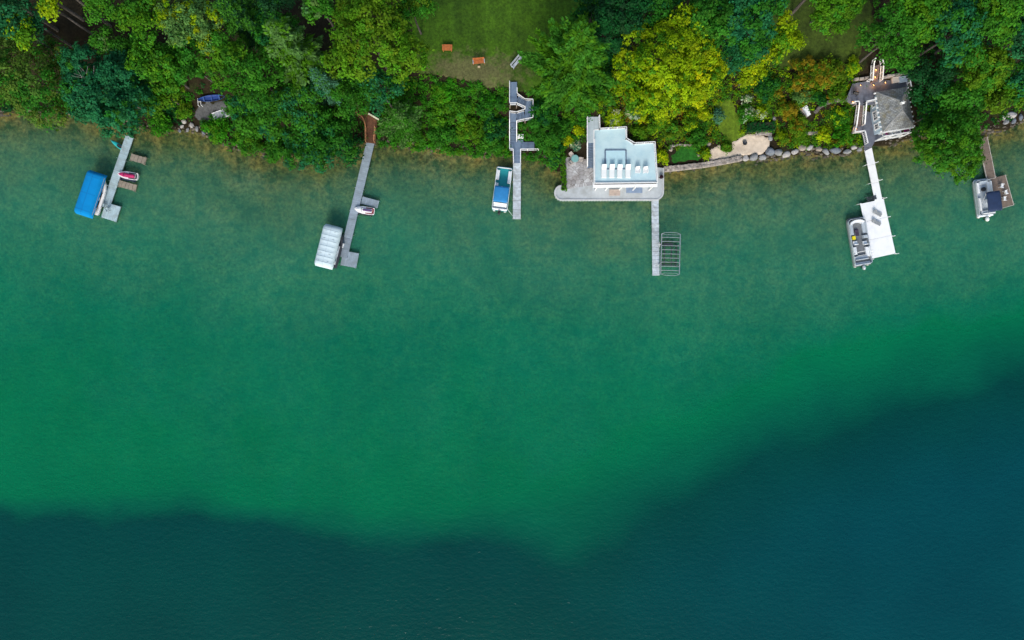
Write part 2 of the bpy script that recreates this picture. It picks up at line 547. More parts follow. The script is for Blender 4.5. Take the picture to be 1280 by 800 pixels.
def grass_mat(name, a, b_, worn=None, wornamt=0.5):
    m, nt, out = new_mat(name)
    b = N(nt, 'ShaderNodeBsdfPrincipled'); b.inputs['Roughness'].default_value = 0.85; b.inputs['Specular IOR Level'].default_value = 0.15
    n1 = noise(nt, 0.28, 6, 0.65); n2 = noise(nt, 2.6, 5, 0.7); n3 = noise(nt, 0.5, 3, 0.5, stretch=(2.2, 0.15, 1))
    c = ramp(nt, n1, [(0.3, a), (0.7, b_)])
    c = mix_rgb(nt, c, ramp(nt, n2, [(0.3, 0.55), (0.7, 1.45)]), 1.0, 'MULTIPLY')
    c = mix_rgb(nt, c, ramp(nt, n3, [(0.35, 0.85), (0.65, 1.15)]), 1.0, 'MULTIPLY')
    if worn:
        geo = N(nt, 'ShaderNodeNewGeometry')
        sp = N(nt, 'ShaderNodeSeparateXYZ'); nt.links.new(geo.outputs['Position'], sp.inputs[0])
        ws = ground_at(590, 92)
        vm = N(nt, 'ShaderNodeVectorMath', operation='SUBTRACT'); nt.links.new(geo.outputs['Position'], vm.inputs[0]); vm.inputs[1].default_value = ws
        vs = N(nt, 'ShaderNodeVectorMath', operation='MULTIPLY'); nt.links.new(vm.outputs[0], vs.inputs[0]); vs.inputs[1].default_value = (1 / 9.0, 1 / 3.6, 0)
        ln = N(nt, 'ShaderNodeVectorMath', operation='LENGTH'); nt.links.new(vs.outputs[0], ln.inputs[0])
        wn = noise(nt, 0.8, 6, 0.75)
        ad = N(nt, 'ShaderNodeMath', operation='MULTIPLY_ADD'); ad.inputs[1].default_value = 2.4; nt.links.new(wn, ad.inputs[0])
        sb = N(nt, 'ShaderNodeMath', operation='MULTIPLY'); sb.inputs[1].default_value = -1.0; nt.links.new(ln.outputs['Value'], sb.inputs[0]); nt.links.new(sb.outputs[0], ad.inputs[2])
        f = ramp(nt, ad.outputs[0], [(0.15, 0.0), (0.75, wornamt)])
        wc = mix_rgb(nt, worn, ramp(nt, n2, [(0.3, 0.6), (0.7, 1.4)]), 1.0, 'MULTIPLY')
        c = mix_rgb(nt, c, wc, f)
    nt.links.new(c, b.inputs['Base Color'])
    bp = N(nt, 'ShaderNodeBump'); bp.inputs['Strength'].default_value = 0.6; bp.inputs['Distance'].default_value = 0.08
    nt.links.new(noise(nt, 5, 4), bp.inputs['Height']); nt.links.new(bp.outputs[0], b.inputs['Normal'])
    nt.links.new(b.outputs[0], out.inputs[0])
    return m


G_lawn = grass_mat('lawn_grass', (0.024, 0.062, 0.005), (0.054, 0.130, 0.006), (0.115, 0.105, 0.050), 0.75)
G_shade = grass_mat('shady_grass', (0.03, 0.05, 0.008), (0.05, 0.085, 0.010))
G_rich = grass_mat('watered_grass', (0.012, 0.085, 0.010), (0.02, 0.12, 0.012))
ground_sheet('lawn', [(505, -60), (515, 40), (522, 92), (545, 94), (575, 100), (610, 109), (638, 112), (668, 120), (720, 112), (735, 60), (745, -60)], G_lawn, 'open lawn above the bank')
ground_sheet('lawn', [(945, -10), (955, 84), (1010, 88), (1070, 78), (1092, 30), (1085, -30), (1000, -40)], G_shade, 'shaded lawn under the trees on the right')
ground_sheet('lawn', [(846, 184), (872, 182), (884, 188), (878, 198), (842, 205), (840, 193)], G_rich, 'small dark lawn behind the seawall')
ground_sheet('lawn', [(893, 128), (916, 122), (925, 150), (930, 172), (908, 178), (897, 160)], grass_mat('path_grass', (0.06, 0.12, 0.008), (0.10, 0.16, 0.01)), 'grass path through the garden')
SAND = simple('sand', (0.60, 0.51, 0.41), 0.95, var=0.15, scale=1.5, bump=0.3, dirt=(0.38, 0.31, 0.24))
ground_sheet('sand_beach', [(888, 187), (899, 181), (906, 189), (914, 189), (916, 178), (934, 169), (962, 170), (961, 183), (953, 193), (938, 194), (925, 196), (886, 202)], SAND, 'pale sand patch behind the seawall', dz=0.12, rough=0.35)
GRAVEL = simple('gravel', (0.085, 0.09, 0.095), 0.95, var=0.4, scale=4, bump=0.4)
ground_sheet('gravel_patch', [(243, 148), (246, 133), (262, 128), (288, 124), (292, 140), (282, 150), (256, 152)], GRAVEL, 'dark gravel landing among the trees', dz=0.1)

# ------------------------------------------------------------------ foliage
PAL = {
    'olive': (0.075, 0.155, 0.018), 'teal': (0.016, 0.138, 0.048), 'green': (0.025, 0.142, 0.010), 'bright': (0.062, 0.190, 0.006),
    'lime': (0.215, 0.335, 0.003), 'yellow': (0.370, 0.430, 0.003), 'dark': (0.010, 0.060, 0.018), 'pale': (0.085, 0.200, 0.045),
    'amber': (0.22, 0.175, 0.008), 'pine': (0.044, 0.180, 0.014), 'mid': (0.038, 0.172, 0.010), 'moss': (0.085, 0.180, 0.006),
    'spruce': (0.060, 0.190, 0.110), 'white': (0.42, 0.50, 0.34), 'deep': (0.008, 0.085, 0.018), 'fern': (0.034, 0.200, 0.005),
}


def unit(a):
    return a / np.maximum(np.linalg.norm(a, axis=1, keepdims=True), 1e-9)


def cards(c, n, L, Wd, rng, tdir=None):
    """diamond leaf faces at centres c with normals n"""
    n = unit(n)
    r = rng.normal(size=c.shape) if tdir is None else tdir
    t = unit(r - n * np.sum(r * n, 1, keepdims=True)); bb = np.cross(n, t)
    L = L[:, None] / 2; Wd = Wd[:, None] / 2
    fold = n * (Wd * 0.35)
    v = np.stack([c - t * L, c + bb * Wd + fold, c + t * L, c - bb * Wd + fold], 1).reshape(-1, 3)
    return v


def clump_leaves(cc, out, rc, per, leaf, base, rng, hue=0.10, base2=None, mixp=0.0, flat=0.6):
    """cc clump centres, out outward dirs -> leaf verts and colours"""
    k = len(cc)
    if k == 0:
        return np.zeros((0, 3)), np.zeros((0, 3))
    ids = np.repeat(np.arange(k), per)
    g = rng.normal(size=(len(ids), 3)) * 0.46
    g[:, 2] *= flat
    c = cc[ids] + g * rc[ids][:, None]
    nrm = 0.55 * out[ids] + unit(g) * 0.55 + np.array([0, 0, 0.65]) + rng.normal(size=c.shape) * 0.42
    L = leaf * rng.uniform(0.75, 1.35, len(ids)); Wd = L * rng.uniform(0.5, 0.75, len(ids))
    v = cards(c, nrm, L, Wd, rng)
    br = rng.uniform(0.74, 1.26, k); wr = rng.normal(0, hue, k)
    b1 = np.tile(np.array(base), (k, 1))
    if base2 is not None:
        sel = (0.6 * fbm(cc[:, 0] / 2.0 + 31, cc[:, 1] / 2.0, 77) + 0.4 * rng.random(k)); sel = sel < np.quantile(sel, mixp)
        b1[sel] = np.array(base2)
    col = b1 * br[:, None]
    col[:, 0] *= np.exp(wr); col[:, 2] *= np.exp(-wr * 0.5)
    col = col[ids] * rng.uniform(0.86, 1.14, (len(ids), 1))
    return v, col


def crown_broad(rng, Rr, hz, per=34, leaf=0.36, base=(.03, .12, .014), base2=None, mixp=0.0, cs=1.0, low=-0.35, dens=1.0):
    """lobed broad-leaved crown, centred at origin, half-height hz"""
    nl = int(6 + Rr * 1.35)
    lc = []; lr = []
    for i in range(nl):
        a = i * 2.39996 + rng.uniform(-.4, .4); rad = Rr * 0.74 * math.sqrt((i + 0.3) / nl)
        rl = Rr * rng.uniform(0.22, 0.40)
        z = hz * (0.75 * (1 - (rad / Rr) ** 2) - 0.25) + rng.uniform(-.5, .4) * hz * 0.8
        lc.append((rad * math.cos(a) * rng.uniform(.85, 1.15), rad * math.sin(a) * rng.uniform(.85, 1.15), z)); lr.append(rl)
    lc = np.array(lc); lr = np.array(lr)
    P = []; O = []; LT = []
    ltint = rng.uniform(.84, 1.16, nl)
    for i in range(nl):
        nn = int(dens * 5.6 * lr[i] ** 2 / (0.62 * cs * cs)) + 5
        d = unit(rng.normal(size=(nn * 2, 3))); d = d[d[:, 2] > low][:nn]
        p = lc[i] + d * lr[i] * rng.uniform(0.72, 1.08, (len(d), 1)) * np.array([1, 1, 0.85])
        dd = np.linalg.norm((p[:, None, :] - lc[None]) / lr[None, :, None], axis=2); dd[:, i] = 9
        ok = (dd.min(1) > 0.80) & (rng.random(len(p)) > 0.20)
        P.append(p[ok]); O.append(d[ok]); LT.append(np.full(ok.sum(), ltint[i]))
    P = np.concatenate(P); O = np.concatenate(O)
    rc = rng.uniform(0.42, 0.85, len(P)) * cs
    v, c = clump_leaves(P, O, rc, per, leaf, base, rng, base2=base2, mixp=mixp)
    c = c * np.repeat(np.concatenate(LT), per)[:, None]
    # sparse inner leaves so that the crown is not hollow
    ni = len(P) // 3
    ip = lc[rng.integers(0, nl, ni)] + rng.normal(size=(ni, 3)) * (lr.mean() * 0.4)
    v2, c2 = clump_leaves(ip, unit(rng.normal(size=(ni, 3))), np.full(ni, 0.9 * cs), max(6, per // 2), leaf * 1.2, base, rng)
    return np.concatenate([v, v2]), np.concatenate([c, c2]), lc


def crown_pine(rng, Rr, hgt, base, base2=None, mixp=0.0, leaf=0.5):
    """whorled conifer with plumed boughs; origin at the bottom of the crown, hgt its height"""
    V = []; C = []; tips = []
    z = 0.0
    while z < hgt * 0.98:
        t = z / hgt
        Lb = Rr * (1 - t) ** 0.75 * (0.75 + 0.25 * min(1, t * 6))
        nb = int(rng.integers(4, 7))
        a0 = rng.uniform(0, 6.28)
        for k in range(nb):
            a = a0 + 6.283 * k / nb + rng.uniform(-.3, .3)
            L = Lb * rng.uniform(0.5, 1.32)
            if L < 0.25: L = 0.25
            d = np.array([math.cos(a), math.sin(a), 0.0])
            side = np.array([-d[1], d[0], 0])
            ns = max(2, int(L / 0.42))
            s = np.linspace(0.15, 1.0, ns)
            up = 0.10 * L
            cen = d * (s * L)[:, None] + np.array([0, 0, 1]) * (z + up * s ** 2 + 0.05)[:, None]
            wdt = (0.19 * L + 0.16) * np.clip((1.04 - s) / 0.7, 0, 1) * np.clip(s / 0.3, 0.3, 1)
            for q in (-1, 0, 1):
                cc = cen + side * (q * wdt)[:, None] - d * (abs(q) * 0.1 * L)
                per = 12
                ids = np.repeat(np.arange(ns), per)
                g = rng.normal(size=(len(ids), 3)) * np.array([0.19, 0.19, 0.10])
                p = cc[ids] + g
                td = d + side * (q * 0.7) + rng.normal(size=p.shape) * 0.45
                nr = np.array([0, 0, 1.0]) + d * 0.25 + rng.normal(size=p.shape) * 0.45
                Lf = leaf * rng.uniform(0.7, 1.3, len(ids)); Wf = Lf * rng.uniform(0.34, 0.52, len(ids))
                V.append(cards(p, nr, Lf, Wf, rng, td))
                bcol = np.array(base) if (base2 is None or rng.random() > mixp) else np.array(base2)
                cl = bcol * rng.uniform(0.75, 1.25)
                cl = cl * rng.uniform(0.8, 1.2, (len(ids), 1)); C.append(cl)
            tips.append((d[0] * L * .8, d[1] * L * .8, z + up * .6))
        z += rng.uniform(0.62, 0.95) * (0.75 + 0.4 * (1 - t))
    return np.concatenate(V), np.concatenate(C), tips


def leaf_obj(name, v, c, parent, off=(0, 0, 0)):
    q = np.arange(len(v)).reshape(-1, 4)
    return np_mesh(name, v + np.array(off), q, c, LEAF, parent)


SEED = [100]


def tree(name, label, px, py, r, h, col, col2=None, mixp=0.0, kind='b', base_px=None, cs=1.0, leaf=0.36, squash=0.55, cat='tree', group=None, lean=(0, 0), per=34, twigs=None):
    SEED[0] += 1; rng = np.random.default_rng(SEED[0])
    cs = cs * rng.uniform(.78, 1.08); leaf = leaf * rng.uniform(.8, 1.08)
    zc = 0.70 * h if kind == 'b' else 0.55 * h
    if base_px:
        bp = ground_at(*base_px)
    else:
        z = 3.0
        for _ in range(10):
            p = Wp(px, py, z + zc); z = 0.5 * z + 0.5 * max(tz(p.x - lean[0], p.y - lean[1]), 0.0)
        p = Wp(px, py, z + zc); bp = Vector((p.x - lean[0], p.y - lean[1], max(tz(p.x - lean[0], p.y - lean[1]), 0.0)))
    k = (H - bp.z - zc) / H
    Rr = r * S * k
    root = thing(name, label, cat, bp, 0, group)
    tb = MB()
    r0 = 0.06 + 0.007 * h
    if kind == 'b':
        hz = min(Rr * squash + 0.8, h * 0.45)
        v, c, lc = crown_broad(rng, Rr, hz, base=PAL[col], base2=PAL[col2] if col2 else None, mixp=mixp, cs=cs, leaf=leaf, per=per)
        off = (lean[0], lean[1], zc)
        leaf_obj('crown', v, c, root, off)
        top = Vector((lean[0] * .9, lean[1] * .9, zc * 0.95))
        mid = Vector((top.x * .35 + rng.uniform(-.25, .25), top.y * .35 + rng.uniform(-.25, .25), zc * .5))
        tb.tube([(0, 0, -0.4), (0, 0, 0.15), mid, top, top + Vector((0, 0, hz * .5))], [r0 * 1.5, r0 * 1.1, r0 * .85, r0 * .6, r0 * .15], 8)
        for q in lc[:: max(1, len(lc) // 9)]:
            e = Vector(q) + Vector(off); st = mid.lerp(top, rng.uniform(.3, .95))
            tb.tube([st, st.lerp(e, .5) + Vector((0, 0, .35)), e], [r0 * .42, r0 * .28, r0 * .08], 6)
    else:
        hc = h * 0.86
        v, c, tips = crown_pine(rng, Rr, hc, PAL[col], PAL[col2] if col2 else None, mixp, leaf=leaf)
        leaf_obj('crown', v, c, root, (0, 0, h - hc))
        tb.tube([(0, 0, -0.4), (0, 0, 0.2), (0, 0, h * .6), (0, 0, h * .99)], [r0 * 1.4, r0, r0 * .6, r0 * .06], 8)
        for tpt in tips[::4]:
            tb.tube([(0, 0, tpt[2] + h - hc - .3), (tpt[0], tpt[1], tpt[2] + h - hc)], [r0 * .2, r0 * .05], 5)
    tb.build('trunk', BARK, root, smooth_sh=True)
    if twigs:
        db = MB()
        for k in range(5):
            a = rng.uniform(0, 6.28); b0 = Vector(twigs) + Vector((0, 0, zc + .2)); Lw = rng.uniform(1.0, 2.2)
            e1 = b0 + Vector((math.cos(a) * Lw * .5, math.sin(a) * Lw * .5, hz * .55 + .5)); e2 = e1 + Vector((math.cos(a + .5) * Lw * .6, math.sin(a + .5) * Lw * .6, .45)); e3 = e1 + Vector((math.cos(a - .6) * Lw * .5, math.sin(a - .6) * Lw * .5, .35))
            db.tube([b0, e1, e2], [.05, .035, .012], 5); db.tube([e1, e3], [.025, .010], 5)
        db.build('dead_branches', simple('bleached_wood_branch', (.24, .22, .21), .9), root)
    return root


def shrub(label, px, py, r, h, col, col2=None, mixp=0.0, name='shrub', leaf=0.26, cs=0.62, per=24, cat='shrub', group=None):
    SEED[0] += 1; rng = np.random.default_rng(SEED[0])
    z = 1.0
    for _ in range(10):
        p = Wp(px, py, z + h * .5); z = 0.5 * z + 0.5 * max(tz(p.x, p.y), 0.05)
    p = Wp(px, py, z + h * .5)
    root = thing(name, label, cat, (p.x, p.y, z), 0, group)
    Rr = r * S
    v, c, lc = crown_broad(rng, Rr, h * .5, per=per, leaf=leaf, base=PAL[col], base2=PAL[col2] if col2 else None, mixp=mixp, cs=cs, low=-0.2)
    leaf_obj('foliage', v, c, root, (0, 0, h * .5))
    tb = MB()
    for q in lc[::2]:
        tb.tube([(q[0] * .1, q[1] * .1, -.2), (q[0] * .6, q[1] * .6, h * .35), (q[0], q[1], h * .5 + q[2])], [.05, .035, .012], 5)
    tb.build('stem', BARK, root)
    return root


TREES = [
    # name, label, px, py, r, h, colour, second colour, share, kw
    ('broadleaf_tree', 'broad olive-green tree overhanging the water at the left edge', 40, 98, 60, 12, 'olive', 'green', .35, {}),
    ('broadleaf_tree', 'wide blue-green tree covering the shore end of the leftmost dock', 141, 116, 62, 13, 'teal', 'green', .12, {'twigs': (-1.5, .5, 0)}),
    ('broadleaf_tree', 'dark blue-green tree filling the top left corner', 22, 16, 36, 16, 'teal', 'dark', .4, {}),
    ('broadleaf_tree', 'small yellow-green tree below the dark crown in the top left corner', 28, 38, 19, 17, 'bright', 'lime', .4, {}),
    ('broadleaf_tree', 'bright yellow-topped tree at the top edge, left of the bare trunks', 62, 6, 15, 18, 'lime', 'bright', .4, {}),
    ('broadleaf_tree', 'mid-green tree at the top edge right above the gap with bare trunks', 128, 2, 27, 17, 'mid', 'bright', .3, {}),
    ('broadleaf_tree', 'small light green tree poking out beside the dark forest gap', 133, 52, 17, 10, 'mid', 'pale', .3, {}),
    ('broadleaf_tree', 'bright green tree at the top edge between the forest gap and the pale crown', 185, 22, 34, 17, 'bright', 'mid', .4, {}),
    ('broadleaf_tree', 'leaf-green tree right of the wide blue-green tree', 197, 82, 34, 13, 'mid', 'bright', .4, {}),
    ('broadleaf_tree', 'low yellowish-green tree left of the blue canoe', 205, 118, 28, 8, 'bright', 'moss', .3, {}),
    ('broadleaf_tree', 'pale yellow-green tree at the top edge above the canoe landing', 240, 26, 40, 17, 'pale', 'lime', .35, {}),
    ('pine_tree', 'dark feathery conifer at the top edge, right of the pale crown', 297, 18, 36, 19, 'pine', 'dark', .4, {'kind': 'p'}),
    ('broadleaf_tree', 'round mid-green tree uphill of the blue canoe', 275, 68, 36, 14, 'mid', 'bright', .5, {}),
    ('broadleaf_tree', 'tall green tree in the middle of the grove right of the canoe landing', 318, 92, 40, 14, 'mid', 'green', .4, {}),
    ('broadleaf_tree', 'dark green tree low on the slope just right of the gravel landing', 322, 142, 36, 9, 'mid', 'teal', .3, {}),
    ('pine_tree', 'pale feathery pine standing out above the grove, left of the big yellow-green oak', 366, 62, 44, 18, 'pale', 'bright', .35, {'kind': 'p', 'leaf': .55}),
    ('broadleaf_tree', 'dark tree at the top edge behind the pale feathery pine', 345, 2, 24, 15, 'dark', 'green', .3, {}),
    ('broadleaf_tree', 'small green tree at the top edge between the pale pine and the big oak', 398, 8, 22, 16, 'mid', 'pale', .3, {}),
    ('broadleaf_tree', 'big yellow-green oak left of the lawn', 466, 50, 66, 17, 'moss', 'bright', .5, {'cs': .95, 'twigs': (-1.0, -1.2, 0)}),
    ('broadleaf_tree', 'green tree on the slope below the pale feathery pine', 375, 130, 34, 10, 'mid', 'teal', .35, {}),
    ('spruce_tree', 'small silvery blue spruce below the big oak', 406, 106, 25, 12, 'spruce', 'pine', .3, {'kind': 'p', 'leaf': .4}),
    ('broadleaf_tree', 'blue-green tree above the brown timber steps', 478, 112, 30, 12, 'teal', 'green', .4, {}),
    ('pine_tree', 'light green pine right beside the brown timber steps', 503, 152, 36, 10, 'pale', 'mid', .5, {'kind': 'p', 'leaf': .5}),
    ('broadleaf_tree', 'dark bushy tree at the water left of the brown timber steps', 418, 167, 36, 6, 'green', 'deep', .3, {}),
    ('broadleaf_tree', 'blue-green bushy tree leaning over the water left of the second dock', 385, 184, 32, 6, 'green', 'teal', .5, {}),
    ('pine_tree', 'tall white pine between the lawn and the flat-roofed boathouse', 719, 74, 70, 21, 'pine', 'bright', .40, {'kind': 'p', 'leaf': .55}),
    ('broadleaf_tree', 'dark green tree at the top edge between the tall pine and the lime maple', 772, 22, 44, 15, 'deep', 'dark', .4, {}),
    ('broadleaf_tree', 'dark low tree behind the tall pine, left of the lime maple', 757, 78, 24, 10, 'deep', 'green', .3, {}),
    ('maple_tree', 'large lime-yellow maple behind the flat-roofed boathouse', 835, 80, 68, 14, 'lime', 'bright', .22, {'cs': .9}),
    ('maple_tree', 'golden-yellow maple top on the right of the large lime maple', 868, 92, 40, 15, 'lime', 'yellow', .60, {'cs': .8}),
    ('broadleaf_tree', 'dark green tree behind the golden-yellow maple', 882, 34, 42, 16, 'green', 'pine', .4, {}),
    ('broadleaf_tree', 'tall blue-green tree at the top edge left of the lime crown', 935, 24, 46, 18, 'teal', 'green', .5, {}),
    ('broadleaf_tree', 'small dark blue-green tree between the golden maple and the narrow lime tree', 920, 66, 26, 12, 'teal', 'deep', .3, {}),
    ('maple_tree', 'lime-green tree beside the shaded lawn', 976, 48, 30, 13, 'lime', 'bright', .45, {'cs': .85}),
    ('maple_tree', 'narrow yellow-green tree left of the lime-green tree by the shaded lawn', 941, 88, 19, 9, 'lime', 'yellow', .15, {'cs': .8}),
    ('broadleaf_tree', 'bright green tree along the top edge over the shaded lawn', 1040, 2, 42, 10, 'bright', 'mid', .3, {}),
    ('broadleaf_tree', 'green tree above the lit stairs of the shingled cottage', 1118, 46, 46, 15, 'mid', 'green', .4, {}),
    ('broadleaf_tree', 'grass-green tree in the top edge right of the cottage stairs', 1152, 12, 36, 17, 'mid', 'bright', .4, {}),
    ('broadleaf_tree', 'blue-green tree right of the shingled cottage, near the top edge', 1196, 40, 42, 17, 'teal', 'green', .5, {}),
    ('broadleaf_tree', 'bright green tree at the top edge near the right corner', 1240, 22, 40, 18, 'mid', 'bright', .3, {}),
    ('broadleaf_tree', 'dark tree in the top right corner', 1275, 48, 30, 15, 'teal', 'dark', .5, {}),
    ('broadleaf_tree', 'olive-yellow tree in the middle of the right-hand wood', 1226, 84, 36, 14, 'moss', 'mid', .4, {}),
    ('broadleaf_tree', 'yellowish tree above the stone bank at the right edge', 1248, 118, 28, 10, 'moss', 'bright', .35, {}),
    ('broadleaf_tree', 'dark tree close to the right wall of the shingled cottage', 1160, 100, 32, 10, 'deep', 'dark', .5, {}),
    ('broadleaf_tree', 'dark green tree low behind the overhanging tree right of the cottage', 1166, 142, 26, 7, 'deep', 'green', .4, {}),
    ('broadleaf_tree', 'feathery green tree leaning far over the water right of the cottage', 1181, 184, 52, 10, 'mid', 'bright', .35, {'lean': (1.0, -4.0), 'cs': .75, 'leaf': .34}),
    ('broadleaf_tree', 'deep green tree between the olive-yellow tree and the overhanging tree', 1200, 122, 34, 12, 'green', 'mid', .5, {}),
]
TREES += [
    ('broadleaf_tree', 'dark tree at the top edge just right of the lawn', 742, 8, 32, 13, 'deep', 'green', .4, {}),
    ('broadleaf_tree', 'dark green tree at the top edge between the two lime-coloured maples', 815, 6, 34, 14, 'green', 'deep', .4, {}),
    ('broadleaf_tree', 'green tree filling the gap between the canoe landing and the pale crown', 235, 78, 30, 11, 'green', 'mid', .4, {}),
    ('broadleaf_tree', 'deep green tree between the pale feathery pine and the grove', 345, 36, 28, 13, 'green', 'deep', .4, {}),
    ('broadleaf_tree', 'low green tree behind the brown timber steps', 440, 122, 30, 8, 'mid', 'green', .4, {}),
    ('broadleaf_tree', 'small green tree at the top left corner of the lawn', 516, 10, 24, 12, 'mid', 'moss', .3, {}),
    ('broadleaf_tree', 'lime tree under the large maple, nearer the boathouse', 800, 118, 30, 8, 'bright', 'lime', .45, {}),
    ('broadleaf_tree', 'green tree at the right edge above the stone bank', 1276, 104, 26, 12, 'green', 'teal', .4, {}),
    ('broadleaf_tree', 'green understorey tree right of the forest gap', 172, 62, 26, 9, 'green', 'mid', .4, {}),
]
for (nm, lb, px, py, r, h, c1, c2, mp, kw) in TREES:
    tree(nm, lb, px, py, r, h, c1, c2, mp, **kw)
for bx, by, lb, r in ((72, 38, 'leftmost of the three bare trunks in the dark forest gap', 26), (104, 25, 'middle one of the three bare trunks in the dark forest gap', 24), (138, 33, 'rightmost of the three bare trunks in the dark forest gap', 26)):
    tree('tall_tree', lb, 0, 0, r, 23, 'green', 'mid', .4, base_px=(bx, by), cs=1.0)
tree('tall_tree', 'tall tree with a pale trunk leaning out of the top edge by the shaded lawn', 0, 0, 30, 22, 'bright', 'mid', .4, base_px=(989, 18))

SHRUBS = [
    ('dark green shrub at the water right of the zigzag stairs', 686, 168, 26, 3.2, 'green', 'mid', .4),
    ('leafy shrub between the zigzag stairs and the stone patio hedge', 694, 190, 17, 2.4, 'mid', 'deep', .3),
    ('green shrub under the tall pine, uphill of the patio', 678, 142, 20, 2.6, 'green', 'deep', .4),
    ('yellow flowering shrub left of the boathouse stairs', 709, 176, 5.5, 1.2, 'yellow', 'lime', .3),
    ('lime-yellow shrub behind the patio table', 723, 164, 6, 1.2, 'lime', 'yellow', .5),
    ('silver-white shrub at the back edge of the stone patio', 719, 181, 5.5, .9, 'white', 'spruce', .5),
    ('bright lime shrub beside the back right corner of the boathouse', 828, 196, 9, 1.8, 'lime', 'yellow', .25),
    ('green shrub in the corner behind the boathouse roof deck', 800, 166, 10, 1.8, 'bright', 'moss', .4),
    ('lime shrub just behind the top rail of the boathouse roof deck', 768, 147, 12, 2, 'lime', 'white', .2),
    ('pale cream flowering shrub uphill of the boathouse roof deck', 790, 142, 10, 1.8, 'pale', 'white', .3),
    ('yellow shrub uphill of the boathouse roof deck', 803, 146, 6, 1.3, 'yellow', 'lime', .4),
    ('green shrub right of the yellow shrub on the garden slope', 820, 152, 14, 2.0, 'bright', 'lime', .35),
    ('rusty orange shrub below the lime maple', 846, 136, 7, 1.2, 'amber', 'moss', .3),
    ('mossy green shrub under the lime maple near the boathouse', 840, 160, 14, 1.8, 'moss', 'mid', .4),
    ('lime shrub below the golden maple', 862, 150, 12, 1.7, 'lime', 'bright', .5),
    ('yellow-flecked shrub left of the silvery blue bush', 880, 142, 9, 1.5, 'lime', 'yellow', .4),
    ('silvery blue upright bush beside the grass path', 897, 146, 8, 1.6, 'spruce', 'pale', .3),
    ('dark green shrub above the small dark lawn', 872, 172, 13, 1.5, 'mid', 'green', .4),
    ('bright lime shrub at the right end of the small dark lawn', 881, 192, 7, 1.1, 'lime', 'bright', .3),
    ('green mound between the two sand patches', 908, 184, 8, 1.0, 'bright', 'moss', .4),
    ('cream flowering shrub left of the clipped dark hedge', 933, 141, 12, 1.5, 'mid', 'white', .30),
    ('pale yellow shrub right above the clipped dark hedge', 951, 141, 6, 1.2, 'lime', 'white', .3),
    ('small white flowering shrub on the grass path', 934, 123, 4, 1.0, 'white', 'pale', .5),
    ('deep green shrub under the narrow yellow-green tree', 955, 108, 18, 2.0, 'green', 'deep', .4),
    ('large amber and green shrub below the shaded lawn', 1010, 96, 24, 3.0, 'amber', 'moss', .5),
    ('orange-tinted shrub next to the large amber one, nearer the cottage', 1036, 92, 20, 2.8, 'moss', 'amber', .3),
    ('small rusty shrub left of the large amber shrub', 971, 115, 8, 1.4, 'amber', 'moss', .2),
    ('amber shrub right of the clipped dark hedge', 984, 136, 13, 1.8, 'amber', 'moss', .45),
    ('golden green shrub above the boulders right of the hedge', 996, 155, 14, 1.7, 'moss', 'amber', .35),
    ('grey-green bush between the amber shrubs', 1000, 120, 11, 1.7, 'pale', 'amber', .15),
    ('mossy bush at the right end of the sand', 978, 172, 9, 1.2, 'moss', 'lime', .3),
    ('green bush above the fifth boulder from the seawall', 1000, 172, 10, 1.1, 'bright', 'moss', .3),
    ('bright lime shrub above the boulders near the cottage', 1029, 170, 9, 1.2, 'lime', 'yellow', .2),
    ('rich green shrub at the shore left of the cottage landing', 1053, 168, 14, 1.5, 'fern', 'bright', .3),
    ('bush dotted with cream flowers left of the cottage stairs', 1051, 145, 12, 1.3, 'mid', 'lime', .30),
    ('green shrub above the curved dark stone wall', 1046, 116, 14, 1.8, 'bright', 'moss', .4),
    ('bright lime shrub left of the lit upper stairs', 1066, 84, 9, 1.8, 'lime', 'bright', .4),
    ('dark shrub at the left end of the curved stone wall', 1024, 124, 10, 1.3, 'green', 'deep', .3),
    ('bright green shrub at the water below the gravel landing', 270, 160, 20, 1.8, 'fern', 'bright', .35),
    ('leafy green shrub at the water right of the gravel landing', 312, 174, 20, 2.2, 'mid', 'bright', .35),
    ('green shrub hanging over the water right of the leafy one by the gravel landing', 345, 186, 18, 2.2, 'mid', 'green', .4),
    ('bright green shrub at the water left of the boulder pile', 204, 155, 15, 2.0, 'fern', 'mid', .3),
    ('low green shrub between the boulder pile and the gravel landing', 232, 138, 12, 1.4, 'bright', 'moss', .4),
    ('dark round shrub on the bank right of the light green pine', 552, 168, 18, 2.0, 'green', 'mid', .4),
    ('bright-tipped shrub in the middle of the bank below the lawn', 572, 136, 20, 2.0, 'mid', 'bright', .5),
    ('yellowish shrub on the bank at the water between two docks', 585, 160, 18, 2.0, 'bright', 'moss', .3),
    ('deep green shrub beside the long flight of the zigzag stairs', 618, 158, 18, 2.0, 'deep', 'mid', .4),
    ('green shrub at the water left of the third dock', 616, 180, 14, 1.6, 'mid', 'green', .4),
    ('low bright shrub on the bank just below the lawn edge', 555, 116, 14, 1.2, 'fern', 'bright', .4),
    ('dark shrub on the bank near the top of the zigzag stairs', 610, 128, 17, 1.6, 'green', 'fern', .4),
    ('yellow-green shrub at the shore near the light green pine', 545, 188 - 44, 14, 1.8, 'bright', 'mid', .4),
]
for (lb, px, py, r, h, c1, c2, mp) in SHRUBS:
    shrub(lb, px, py, r, h, c1, c2, mp)


